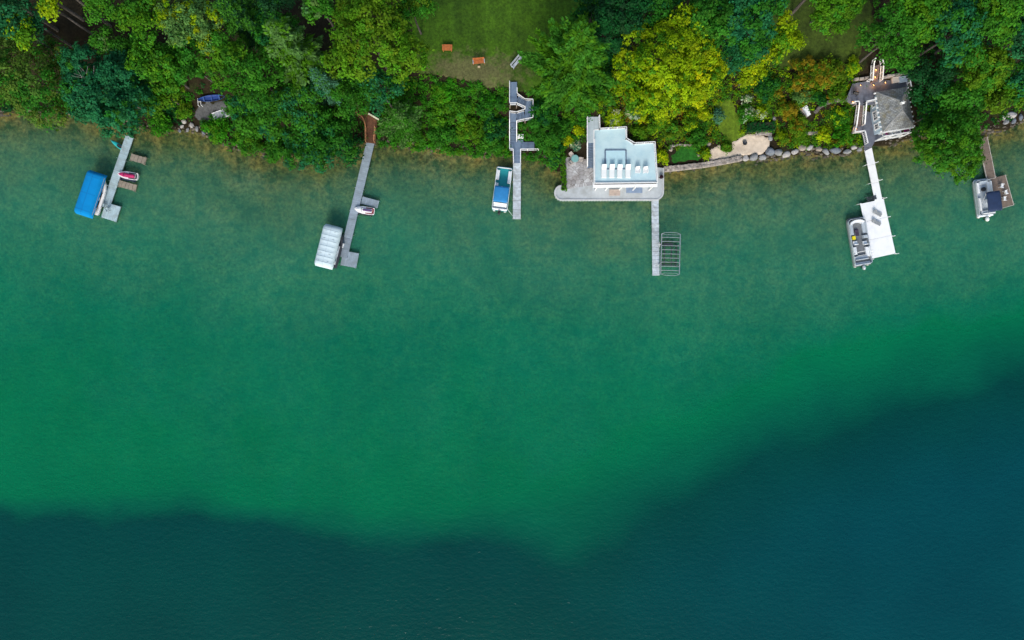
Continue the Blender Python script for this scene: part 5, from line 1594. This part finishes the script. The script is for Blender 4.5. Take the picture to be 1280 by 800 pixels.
def bimini(t, y0, y1, hw, z, mat, framemat, x0=0.0, sag=.12):
    rows = []
    for i in range(9):
        y = y0 + (y1 - y0) * i / 8; e = abs(i - 4) / 4
        rows.append([(x0 + hw * (j / 5 - 1), y, z - .22 * abs(j / 5 - 1) ** 2.2 - .10 * e ** 3 + .02 * math.sin(i * PI / 2) ** 2) for j in range(11)])
    mb = MB(); mb.sheet(rows, .03); o = mb.build('canopy', mat, t, smooth_sh=True)
    f = MB()
    for y in (y0 + .1, (y0 + y1) / 2, y1 - .1):
        f.tube([(x0 - hw + .04, (y0 + y1) / 2, 1.0), (x0 - hw + .04, y, z - .26), (x0, y, z - .08), (x0 + hw - .04, y, z - .26), (x0 + hw - .04, (y0 + y1) / 2, 1.0)], .02, 6)
    f.build('canopy_frame', framemat, t)


M_teal = simple('teal_carpet', (.012, .24, .27), .9, var=.1); M_bluecanv = simple('blue_canvas', (.02, .20, .48), .8, var=.12)
M_cream = simple('white_vinyl', (.72, .76, .80), .5, var=.06); M_greyv = simple('grey_vinyl', (.42, .48, .54), .55, var=.1)
M_navy = simple('navy_canvas', (.012, .030, .085), .8, var=.25); M_floord = simple('dark_carpet', (.15, .165, .18), .9, var=.2)
M_hullg = simple('silver_panel', (.50, .55, .60), .35, .2, var=.1)
# boat beside the third dock
t = thing('pontoon_boat', 'teal-floored white pontoon boat with a bright blue canopy beside the bleached dock', 'pontoon boat', Wp(627.8, 237, 0), R(-7.2))
pontoon_base(t, 6.9, 2.45, M_teal, M_cream, M_alu, .25)
seat(t, (-.92, 2.05, 0), (.5, 1.5), M_cream, (-1, 0)); seat(t, (.92, 1.85, 0), (.5, 1.9), M_cream, (1, 0))
seat(t, (-.92, .3, 0), (.5, 1.0), M_cream, (-1, 0)); seat(t, (0, -2.55, 0), (2.1, .6), M_cream, (0, 1)); seat(t, (.6, -1.0, 0), (.6, .6), M_cream, (0, -1))
c_ = MB(); c_.box((.75, -.4, .86), (.5, .4, .62), bev=.05); c_.build('console', M_cream, t)
bimini(t, -2.35, .12, 1.12, 2.35, M_bluecanv, M_alu)
s_ = MB(); s_.box((0, -3.15, .62), (2.3, .42, .16), bev=.04); s_.build('swim_deck', M_cream, t)
outboard(t, -3.4, M_black)
# boat at the white dock
t = thing('pontoon_boat', 'open grey and white pontoon boat with a yellow towel beside the white dock', 'pontoon boat', Wp(1071.2, 302.5, 0), R(9.4))
pontoon_base(t, 7.6, 2.75, M_floord, M_hullg, M_alu, .55)
for sx in (-1, 1):
    seat(t, (sx * 1.0, 2.0, 0), (.56, 1.7), M_greyv, (sx, 0))
b_ = MB()
arcp = [(1.02 * math.cos(R(a)), 2.55 + .62 * math.sin(R(a))) for a in range(20, 161, 14)]
for a, b2 in zip(arcp[:-1], arcp[1:]): b_.bar((*a, .76), (*b2, .76), .44, .40); b_.bar((a[0] * 1.14, a[1] + .14, 1.0), (b2[0] * 1.14, b2[1] + .14, 1.0), .14, .4)
b_.build('bow_lounge', M_cream, t)
for (x, y) in ((-.72, -.15), (.78, -.35)): seat(t, (x, y, 0), (.62, .62), M_cream, (0, -1))
seat(t, (-.98, -1.35, 0), (.6, 1.2), M_cream, (-1, 0)); seat(t, (.98, -1.75, 0), (.6, 1.5), M_cream, (1, 0)); seat(t, (-.2, -2.55, 0), (2.0, .62), M_greyv, (0, -1))
c_ = MB(); c_.box((.86, .62, .9), (.62, .5, .72), bev=.07); c_.build('console', M_greyv, t)
w_ = MB(); ring = [(.78 + .2 * math.cos(2 * PI * k / 14), .30, 1.2 + .2 * math.sin(2 * PI * k / 14)) for k in range(15)]; w_.tube(ring, .022, 6); w_.tube([(.78, .30, 1.2), (.78, .55, 1.15)], .03, 6); w_.build('steering_wheel', M_black, t)
y_ = MB(); y_.sheet([[(-1.15 + .5 * i / 4, .38 + .55 * j / 4, 1.08 + .02 * ((i + j) % 2)) for j in range(5)] for i in range(5)], .03); y_.sheet([[(-1.02 + .4 * i / 4, .4 + .5 * j / 4, .9 + .2 * 0) for j in range(5)] for i in range(5)], .25); y_.build('towel', simple('yellow_towel', (.72, .62, .012), .9, var=.25, scale=6), t)
a_ = MB(); a_.tube([(-1.3, -1.95, .95), (-1.25, -1.7, 1.9), (-.9, -1.62, 2.25), (0, -1.6, 2.35), (.9, -1.62, 2.25), (1.25, -1.7, 1.9), (1.3, -1.95, .95)], .04, 8); a_.tube([(-1.3, -2.4, .95), (-1.2, -2.2, 1.95), (0, -2.15, 2.2), (1.2, -2.2, 1.95), (1.3, -2.4, .95)], .03, 8); a_.build('tow_bar', M_white, t)
fb = MB(); fb.box((-.05, 1.45, .55), (.55, 1.1, .02)); fb.box((-.25, 1.7, .72), (.45, .4, .3), bev=.05); fb.build('gear_bag', simple('dark_bag', (.05, .04, .07), .9), t)
s_ = MB(); s_.box((0, -3.45, .60), (2.5, .5, .14), bev=.04); s_.build('swim_deck', M_hullg, t)
outboard(t, -3.75, M_hullg)
# boat at the brown dock
t = thing('pontoon_boat', 'grey pontoon boat half covered by a navy canopy beside the brown dock', 'pontoon boat', Wp(1226, 248, 0), R(7.5))
pontoon_base(t, 5.9, 2.5, M_greyv, M_hullg, M_alu, .5)
for sx in (-1, 1): seat(t, (sx * .88, 1.55, 0), (.55, 1.6), M_cream, (sx, 0))
seat(t, (0, 2.3, 0), (1.2, .5), M_greyv, (0, 1)); seat(t, (-.85, -1.0, 0), (.5, 1.9), M_cream, (-1, 0)); seat(t, (.2, -2.3, 0), (1.9, .55), M_cream, (0, -1)); seat(t, (.5, -.6, 0), (.6, .6), M_cream, (0, -1))
c_ = MB(); c_.lathe((.1, 1.3, .54), [(.3, 0), (.33, .3), (.3, .34)], 14); c_.build('table', M_black, t)
bimini(t, -2.4, .65, 1.08, 2.5, M_navy, M_alu, x0=.42)
s_ = MB(); s_.box((0, -2.75, .62), (2.3, .36, .14), bev=.04); s_.build('swim_deck', M_cream, t)
outboard(t, -3.0, M_white)
for i, (x, y, rz) in enumerate(((1249.8, 233, 80), (1254.8, 241, 110), (1253, 249, 95))):
    lb = ('white plastic chair nearest the shore on the brown dock platform', 'middle white plastic chair on the brown dock platform', 'white plastic chair nearest the canopy end of the brown dock platform')[i]
    if i == 0: CH = armchair(lb, Wp(x, y, .56), R(rz), 'white chairs on the brown dock', M_white, name='plastic_chair')
    else: dup(CH, Wp(x, y, .56), R(rz), lb)


# jet skis
def jet_ski(label, px, py, rz, hull_m, deck_m, seat_m, stripe_m):
    t = thing('jet_ski', label, 'jet ski', Wp(px, py, .35), rz)
    h = MB(); secs = []
    for y, hw, zt in ((-1.52, .46, .42), (-1.45, .54, .46), (-.6, .58, .50), (.3, .58, .55), (.9, .46, .60), (1.3, .26, .62), (1.55, .05, .60)):
        zb = .0 if y < .8 else (.05 if y < 1.2 else .2 if y < 1.5 else .4)
        secs.append([(-hw, y, zt), (-hw * .98, y, zt * .62), (-hw * .45, y, zb + .05), (0, y, zb), (hw * .45, y, zb + .05), (hw * .98, y, zt * .62), (hw, y, zt)])
    h.loft(secs); h.build('hull', hull_m, t)
    d = MB(); secs = []
    for y, hw, zt in ((-1.1, .30, .55), (-.5, .34, .62), (.2, .36, .78), (.75, .34, .86), (1.15, .2, .76), (1.42, .04, .64)):
        secs.append([(-hw, y, .46), (-hw * .8, y, zt - .05), (0, y, zt), (hw * .8, y, zt - .05), (hw, y, .46)])
    d.loft(secs); d.build('deck_cowl', deck_m, t, smooth_sh=False)
    s = MB(); secs = [[(-.15, y, .58), (-.14, y, z), (0, y, z + .04), (.14, y, z), (.15, y, .58)] for y, z in ((-1.15, .78), (-.6, .88), (-.1, .86), (.18, .90))]
    s.loft(secs); s.build('seat', seat_m, t)
    b_ = MB(); b_.tube([(-.36, .28, 1.0), (-.12, .40, 1.04), (.12, .40, 1.04), (.36, .28, 1.0)], .025, 6); b_.tube([(0, .45, .8), (0, .40, 1.04)], .04, 6); b_.build('handlebar', M_black, t)
    m_ = MB()
    for sx in (-1, 1): m_.box((sx * .40, -.55, .515), (.16, 1.5, .02))
    m_.box((0, -1.32, .47), (.72, .28, .02)); m_.build('foot_mats', stripe_m, t)
    return t


M_pink = simple('magenta_gelcoat', (.42, .012, .11), .3, var=.15, spec=.6); M_hullw = simple('white_gelcoat', (.78, .78, .80), .25, var=.05, spec=.6); M_purp = simple('plum_gelcoat', (.10, .04, .16), .3, spec=.6)
M_redbr = simple('maroon_vinyl', (.22, .02, .03), .5)
jet_ski('white jet ski with a pink cowl on the leftmost dock', 161.9, 220, R(80.9), M_hullw, M_pink, M_pink, M_dark)
jet_ski('white jet ski with plum and maroon trim beside the grey dock', 456.5, 263.4, R(82), M_hullw, M_cream, M_purp, M_redbr)


def ski_cradle(label, px, py, rz, mat):
    t = thing('jet_ski_lift', label, 'boat lift', Wp(px, py, 0), rz)
    f = MB()
    for sx in (-1, 1): f.bar((sx * .5, -1.3, .30), (sx * .5, 1.2, .30), .16, .14)
    for y in (-1.1, 0, 1.0): f.bar((-.72, y, .22), (.72, y, .22), .1, .1)
    f.build('bunk', mat, t)
    for sx, y in ((-.72, -1.1), (.72, -1.1), (-.72, 1.0), (.72, 1.0)):
        p_ = MB(); p_.tube([(sx, y, -1.2), (sx, y, .75)], .035, 6); p_.build('post', M_alu, t)


ski_cradle('dark blue cradle lift under the pink jet ski', 161.5, 221.6, R(80.9), simple('navy_bunk', (.02, .03, .07), .8))
ski_cradle('dark cradle lift under the plum-trimmed jet ski', 456.3, 264.6, R(82), M_dark)


# kayak and canoe
def small_boat(name, label, cat, loc, rz, L, hw, mat, inner, tilt=0.0, closed=True):
    t = thing(name, label, cat, loc, rz); t.rotation_euler = (0, tilt, rz)
    h = MB(); secs = []
    n = 15
    for i in range(n):
        u = -1 + 2 * i / (n - 1); k = max(.02, (1 - abs(u) ** 2.2)); w = hw * k ** .8; sh = .30 + .10 * abs(u) ** 3
        if closed:
            secs.append([(-w, u * L / 2, sh * .7), (-w * .7, u * L / 2, .06), (0, u * L / 2, .0 + .18 * abs(u) ** 4), (w * .7, u * L / 2, .06), (w, u * L / 2, sh * .7), (w * .5, u * L / 2, sh), (0, u * L / 2, sh + .03), (-w * .5, u * L / 2, sh)])
        else:
            zb = .0 + .22 * abs(u) ** 5
            secs.append([(-w, u * L / 2, sh), (-w * .92, u * L / 2, .12 + zb), (-w * .5, u * L / 2, zb), (w * .5, u * L / 2, zb), (w * .92, u * L / 2, .12 + zb), (w, u * L / 2, sh), (w - .025, u * L / 2, sh), (w * .85, u * L / 2, .15 + zb), (w * .45, u * L / 2, zb + .03), (-w * .45, u * L / 2, zb + .03), (-w * .85, u * L / 2, .15 + zb), (-w + .025, u * L / 2, sh)])
    h.loft(secs); h.build('hull', mat, t, smooth_sh=closed)
    if closed:
        c = MB(); ring = [(.2 * math.cos(2 * PI * k / 18), -.1 + .42 * math.sin(2 * PI * k / 18), .345) for k in range(19)]; c.tube(ring, .03, 6); c.build('cockpit_rim', M_black, t)
        c = MB(); c.prism([(.18 * math.cos(2 * PI * k / 18), -.1 + .40 * math.sin(2 * PI * k / 18)) for k in range(18)], .30, .338); c.build('cockpit', inner, t)
    else:
        for y, w in ((-L * .28, hw * .75), (0, hw * .97), (L * .28, hw * .75)):
            c = MB(); c.box((0, y, .29), (2 * w - .04, .18 if y else .08, .03)); c.build('seat' if y else 'thwart', inner, t)
        g_ = MB()
        for sx in (-1, 1): g_.tube([(sx * hw * max(.02, 1 - abs(-1 + 2 * i / 14) ** 2.2) ** .8, (-1 + 2 * i / 14) * L / 2, .31 + .10 * abs(-1 + 2 * i / 14) ** 3) for i in range(15)], .022, 6)
        g_.build('gunwale', inner, t)
    return t


small_boat('kayak', 'turquoise kayak poking out from under the leftmost dock', 'kayak', Wp(150, 183, .08), R(55.6), 3.1, .36, simple('turquoise_plastic', (.015, .34, .36), .35, var=.1), M_dark)
p = ground_at(266, 123.4)
small_boat('canoe', 'dark blue canoe lying on the gravel landing under the trees', 'canoe', (p.x, p.y, p.z + .28), R(-83), 4.2, .44, simple('blue_gelcoat', (.012, .045, .22), .3, var=.15), simple('canoe_inside', (.03, .09, .30), .6), tilt=R(18), closed=False)
p = ground_at(251.5, 129)
rk = thing('canoe_rack', 'small white pipe stand at the left end of the blue canoe', 'rack', (p.x, p.y, p.z + .1), R(5))
mb = MB()
for x in (-.22, .22): mb.tube([(x, -.55, 0), (x, -.5, .55), (x, .5, .55), (x, .62, 0)], .045, 6)
mb.tube([(-.22, 0, .55), (.22, 0, .55)], .04, 6); mb.build('frame', M_white, rk)
p = ground_at(279, 143.5)
ds = thing('dock_section', 'pale grey dock section stored on the gravel landing', 'dock section', (p.x, p.y, p.z + .1), R(21))
mb = MB()
for i in range(8): mb.box((-1.25 + i * .36, 0, .32), (.34, 1.15, .05), tint=(1, 1, 1), bev=.01)
mb.build('decking', simple('section_deck', (.34, .38, .42), .7, var=.2), ds)
mb = MB(); mb.bar((-1.45, .60, .31), (1.45, .60, .31), .10, .18); mb.bar((-1.45, -.60, .29), (1.45, -.60, .29), .06, .14); mb.build('frame', M_white, ds)
mb = MB()
for sx in (-1, 1):
    for sy in (-1, 1): mb.box((sx * 1.2, sy * .5, .10), (.12, .12, .36))
mb.build('blocks', M_ropewood, ds)


# canopy lifts
def canopy_lift(label, px, py, rz, L, W, mat, ribs, ztop=2.75, arch=.45, end=.55, drop=.35, stripe=None):
    t = thing('boat_lift', label, 'boat lift', Wp(px, py, 0) * ((H - ztop) / H), rz); t.location.z = 0
    rows = []; nr = 25; nc = 13
    for i in range(nr):
        u = -1 + 2 * i / (nr - 1); y = u * L / 2
        e = max(0, (abs(u) - .80) / .20)
        dz = end * (1 - math.sqrt(max(0, 1 - e * e)))
        rib = .07 * abs(math.sin(ribs * PI * (i / (nr - 1)))) if ribs else 0
        row = []
        for j in range(nc):
            s = -1 + 2 * j / (nc - 1)
            x = s * W / 2 * (1 - .10 * e ** 3)
            z = ztop - arch * abs(s) ** 2.4 - dz * (1 - .3 * abs(s)) - rib - (drop if abs(s) > .99 else 0)
            row.append((x, y, z))
        rows.append(row)
    mb = MB(); mb.sheet(rows, .025); cv = mb.build('canopy', mat, t, smooth_sh=True)
    sm = MB()
    for k in (range(0, 25, 3) if ribs else (3, 12, 21)):
        sm.tube([Vector(q) + Vector((0, 0, .008)) for q in rows[k][1:-1]], .022 if ribs else .015, 5)
    sm.tube([Vector(r_[6]) + Vector((0, 0, .006)) for r_ in rows], .016, 5)
    sm.build('seams', stripe, cv)
    f = MB(); ze = ztop - arch - .28
    for sx in (-1, 1): f.bar((sx * (W / 2 - .08), -L / 2 + .5, ze), (sx * (W / 2 - .08), L / 2 - .5, ze), .06, .10); f.bar((sx * (W / 2 - .1), -L / 2 + .8, .25), (sx * (W / 2 - .1), L / 2 - .8, .25), .10, .14)
    for u in (-.7, -.35, 0, .35, .7):
        y = u * L / 2; f.tube([(-(W / 2 - .08), y, ze), (-W * .25, y, ztop - .12), (W * .25, y, ztop - .12), (W / 2 - .08, y, ze)], .025, 6)
    for y in (-L * .3, L * .3): f.bar((-W / 2 + .1, y, .15), (W / 2 - .1, y, .15), .12, .16)
    f.build('frame', M_alu, t)
    for sx in (-1, 1):
        for y in (-L * .3, L * .3):
            p_ = MB(); p_.box((sx * (W / 2 - .08), y, (ze - 2.2) / 2), (.10, .10, ze + 2.2)); p_.build('post', M_alu, t)
    w_ = MB(); ring = [(W / 2 + .12, -L * .3 + .42 * math.cos(2 * PI * k / 18), 1.3 + .42 * math.sin(2 * PI * k / 18)) for k in range(19)]; w_.tube(ring, .025, 6)
    for k in range(3): a = PI * k / 3; w_.tube([(W / 2 + .12, -L * .3 - .42 * math.cos(a), 1.3 - .42 * math.sin(a)), (W / 2 + .12, -L * .3 + .42 * math.cos(a), 1.3 + .42 * math.sin(a))], .018, 5)
    w_.build('winch_wheel', M_alu, t)
    return t


canopy_lift('boat lift under a bright blue canopy beside the leftmost dock', 108.5, 241.3, R(-18.5), 7.0, 2.9, simple('azure_canvas', (.006, .225, .56), 1.0, var=.06, scale=.8, dirt=(.005, .18, .47), spec=.05), 0, drop=.5, stripe=simple('blue_seam', (.003, .10, .30), 1.0))
canopy_lift('boat lift under a ribbed white canopy beside the grey dock', 408.2, 307.5, R(-14), 6.6, 3.0, simple('white_canvas', (.56, .68, .74), 1.0, var=.06, scale=.8, dirt=(.46, .57, .63), spec=.05), 8, arch=.6, stripe=simple('grey_seam', (.36, .46, .52), 1.0))


def motorboat(label, px, py, rz, mat, inner, L=5.8, W=2.2):
    t = thing('motorboat', label, 'motorboat', Wp(px, py, .45), rz)
    h = MB(); secs = []
    for u, k in ((-1, .94), (-.8, 1), (0, 1), (.4, .94), (.7, .72), (.9, .36), (1, .04)):
        w = W / 2 * k; y = u * L / 2; zt = .85 + .12 * max(0, u); zb = 0 if u < .5 else (u - .5) * .8
        secs.append([(-w, y, zt), (-w * .93, y, zt * .5 + zb * .3), (0, y, zb), (w * .93, y, zt * .5 + zb * .3), (w, y, zt)])
    h.loft(secs); h.build('hull', mat, t)
    d = MB(); d.prism([(-.78, -2.4), (.78, -2.4), (.80, .6), (.5, 1.6), (-.5, 1.6), (-.80, .6)], .80, .872); d.build('cockpit_floor', inner, t)
    for (x, y, w_, l_) in ((0, -2.1, 1.4, .5), (-.45, -.4, .5, .5), (.45, -.4, .5, .5)):
        s = MB(); s.box((x, y, 1.02), (w_, l_, .28), bev=.05); s.build('seat', M_cream, t)
    ws = MB(); ws.bar((-.85, .55, 1.12), (-.3, .95, 1.12), .03, .5); ws.bar((-.3, .95, 1.12), (.3, .95, 1.12), .03, .5); ws.bar((.3, .95, 1.12), (.85, .55, 1.12), .03, .5); ws.build('windshield', Mglass, t)
    return t


motorboat('white motorboat sheltered under the bright blue canopy', 124.8, 245.5, R(-18.5), M_hullw, M_dark, W=2.35)
motorboat('dark-hulled motorboat sheltered under the ribbed white canopy', 419.5, 311.5, R(-14), M_dark, M_greyv, W=2.3)
db = thing('dock_box', 'small white box standing on the grey dock beside the white canopy', 'box', Wp(428.4, 307, .56), R(-14))
mb = MB(); mb.box((0, 0, .2), (.42, .62, .4), bev=.02); mb.build('body', M_white, db); mb = MB(); mb.box((0, 0, .43), (.48, .68, .06), bev=.02); mb.build('lid', M_cream, db)
by = bpy.data.objects.new('buoy', None); bpy.data.objects.remove(by)
mb = MB(); mb.lathe((0, 0, 0), [(.04, 0), (.14, .05), (.17, .16), (.12, .28), (.04, .33)], 12); bo = mb.build('fender', simple('yellow_vinyl', (.6, .36, .02), .4), None, smooth_sh=True); bo.location = Wp(424, 304.5, .56); tag(bo, 'small yellow fender at the edge of the grey dock', 'fender')
# two wire chairs on the end of the leftmost dock
gw = 'wire-frame chairs on the leftmost dock'


def wire_chair(label, loc, rz):
    t = thing('folding_chair', label, 'chair', loc, rz, gw)
    f = MB()
    for sx in (-1, 1):
        f.tube([(sx * .27, -.26, 0), (sx * .27, .20, .42), (sx * .27, .34, .85)], .022, 6); f.tube([(sx * .27, .26, 0), (sx * .27, -.24, .42), (sx * .27, -.24, .62), (sx * .27, .24, .64)], .022, 6)
    f.tube([(-.27, .34, .85), (.27, .34, .85)], .022, 6); f.tube([(-.27, -.24, .42), (.27, -.24, .42)], .022, 6); f.build('frame', simple('steel_tube', (.10, .12, .16), .4, .3), t)
    s = MB(); s.sheet([[(-.25 + .5 * i / 3, -.23 + .42 * j / 3, .41 - .02 * (1 if 0 < i < 3 else 0)) for j in range(4)] for i in range(4)], .012); s.build('seat', M_dockA, t)
    b_ = MB(); b_.bar((0, .22, .48), (0, .33, .82), .5, .015); b_.build('backrest', M_dockA, t)
    return t


WC = wire_chair('wire-frame chair nearer the shore at the end of the leftmost dock', Wp(131.8, 257.2, .57), R(-100))
dup(WC, Wp(136, 262, .57), R(-60), 'wire-frame chair nearer the lake at the end of the leftmost dock')

# empty lift frame beside the boathouse dock
t = thing('boat_lift', 'empty aluminium lift with a bare canopy frame beside the narrow boathouse dock', 'boat lift', Wp(838.3, 317.5, 0) * ((H - 2.3) / H), R(-1.5)); t.location.z = 0
L_, W_ = 6.55, 2.85
f = MB(); ze = 2.2
for sx in (-1, 1): f.bar((sx * W_ / 2, -L_ / 2 + .2, ze), (sx * W_ / 2, L_ / 2 - .2, ze), .13, .10)
for sy in (-1, 1):
    f.tube([(-W_ / 2, sy * (L_ / 2 - .2), ze), (-W_ * .32, sy * (L_ / 2 - .03), ze + .18), (0, sy * L_ / 2, ze + .28), (W_ * .32, sy * (L_ / 2 - .03), ze + .18), (W_ / 2, sy * (L_ / 2 - .2), ze)], .045, 6)
    f.tube([(-W_ / 2, sy * (L_ / 2 - .2), ze), (-W_ * .3, sy * (L_ / 2 - .35), ze + .25), (W_ * .3, sy * (L_ / 2 - .35), ze + .25), (W_ / 2, sy * (L_ / 2 - .2), ze)], .03, 6)
for i in range(9):
    y = -L_ / 2 + .75 + i * (L_ - 1.5) / 8
    f.tube([(-W_ / 2, y, ze), (-W_ * .3, y, ze + .3), (W_ * .3, y, ze + .3), (W_ / 2, y, ze)], .055, 6)
f.build('canopy_frame', simple('dull_aluminium', (.30, .33, .36), .5, .4), t)
f = MB()
for sx in (-1, 1): f.bar((sx * .55, -1.7, .45), (sx * .55, 1.9, .45), .14, .12); f.bar((sx * (W_ / 2 - .06), -1.8, .1), (sx * (W_ / 2 - .06), 1.8, .1), .12, .14)
for y in (-1.5, 1.5): f.bar((-W_ / 2, y, .3), (W_ / 2, y, .3), .16, .18)
f.build('cradle', M_dark, t)
f = MB(); f.box((0, 1.62, .55), (1.5, .5, .10)); f.build('motor_stop', M_dark, t)
for sx in (-1, 1):
    for y in (-1.5, 1.5):
        p_ = MB(); p_.box((sx * W_ / 2, y, (ze - 2.0) / 2), (.11, .11, ze + 2.0)); p_.build('post', M_alu, t)
w_ = MB(); w_.tube([(-W_ / 2 - .16, 1.5 + .4 * math.cos(2 * PI * k / 18), 1.3 + .4 * math.sin(2 * PI * k / 18)) for k in range(19)], .025, 6); w_.box((-W_ / 2 - .1, 1.5, 1.3), (.22, .16, .16)); w_.build('winch_wheel', M_white, t)

mb = MB(); a = Wp(634.5, 261.5, .95); b2 = Wp(643.5, 273, .6)
mb.tube([a.lerp(b2, i / 8) - Vector((0, 0, .25 * math.sin(PI * i / 8))) for i in range(9)], .022, 6)
tag(mb.build('mooring_rope', M_white, None), 'thin white mooring rope from the teal-floored pontoon boat to the end of the bleached dock', 'rope')
rg = np.random.default_rng(77); V = []; Q = []; C4 = []
oct_v = np.array([(1, 0, 0), (0, 1, 0), (-1, 0, 0), (0, -1, 0), (0, 0, 1), (0, 0, -1)], float)
mb = MB()
for k in range(1500):
    px = rg.uniform(-20, 1300)
    if 690 < px < 832 or 1076 < px < 1100: continue
    py = np.interp(px, SX, SY) + rg.normal(0.5, 3.2)
    x, y = (px - 640) * S, (400 - py) * S; z = tz(x, y)
    if z > .5 or z < -.16: continue
    r_ = rg.uniform(.06, .24) * (1.5 if rg.random() < .08 else 1); a0 = rg.uniform(0, 6.28); t = rg.uniform(.3, .8)
    sc = np.array([r_ * rg.uniform(.8, 1.5), r_ * rg.uniform(.7, 1.1), r_ * .6])
    ring = []
    for zz, kk in ((-.8, .55), (-.1, 1.0), (.55, .8), (.9, .35)):
        ring.append([(x + sc[0] * kk * math.cos(a0 + 1.047 * i) * (1 + .2 * math.sin(k + i * 2.3)), y + sc[1] * kk * math.sin(a0 + 1.047 * i) * (1 + .2 * math.cos(k * 3 + i)), z + sc[2] * zz) for i in range(6)])
    mb.loft(ring, tint=(t, t * .97, t * .92))
tag(mb.build('shore_stones', simple('shore_stone', (.20, .18, .15), .9, var=.3, scale=5, tint=True), None), 'small dark stones scattered along the waterline', 'stones', None, 'stuff')

# ------------------------------------------------------------------ camera, sky, sun
cam = bpy.data.cameras.new('camera'); co = bpy.data.objects.new('camera', cam); COL.objects.link(co)
co.location = (0, 0, H); co.rotation_euler = (0, 0, 0)
cam.sensor_width = 36; cam.lens = 36 * H / 160.0; cam.clip_end = 9000; cam.clip_start = 1
scene.camera = co
w = bpy.data.worlds.new('World'); scene.world = w; w.use_nodes = True
nt = w.node_tree; bg = nt.nodes['Background']
sky = nt.nodes.new('ShaderNodeTexSky'); sky.sky_type = 'NISHITA'; sky.sun_disc = False
SE, SA = 38, 186       # sun elevation; compass rotation
sky.sun_elevation = R(SE); sky.sun_rotation = R(SA); sky.air_density = 1.6; sky.dust_density = 3.0; sky.ozone_density = 1.0
nt.links.new(sky.outputs[0], bg.inputs[0]); bg.inputs[1].default_value = 0.12
sl = bpy.data.lights.new('sun', 'SUN'); so = bpy.data.objects.new('sun', sl); COL.objects.link(so)
sl.energy = 1.5; sl.angle = R(14); sl.color = (1.0, .96, .90)
dirv = Vector((math.sin(R(SA)) * math.cos(R(SE)), math.cos(R(SA)) * math.cos(R(SE)), math.sin(R(SE))))
so.rotation_euler = dirv.to_track_quat('Z', 'Y').to_euler(); so.location = (0, 0, 150)
scene.view_settings.view_transform = 'Standard'; scene.view_settings.look = 'None'
scene.view_settings.gamma = 1; scene.view_settings.exposure = 0.62
scene.cycles.max_bounces = 6; scene.cycles.transparent_max_bounces = 6; scene.cycles.diffuse_bounces = 3
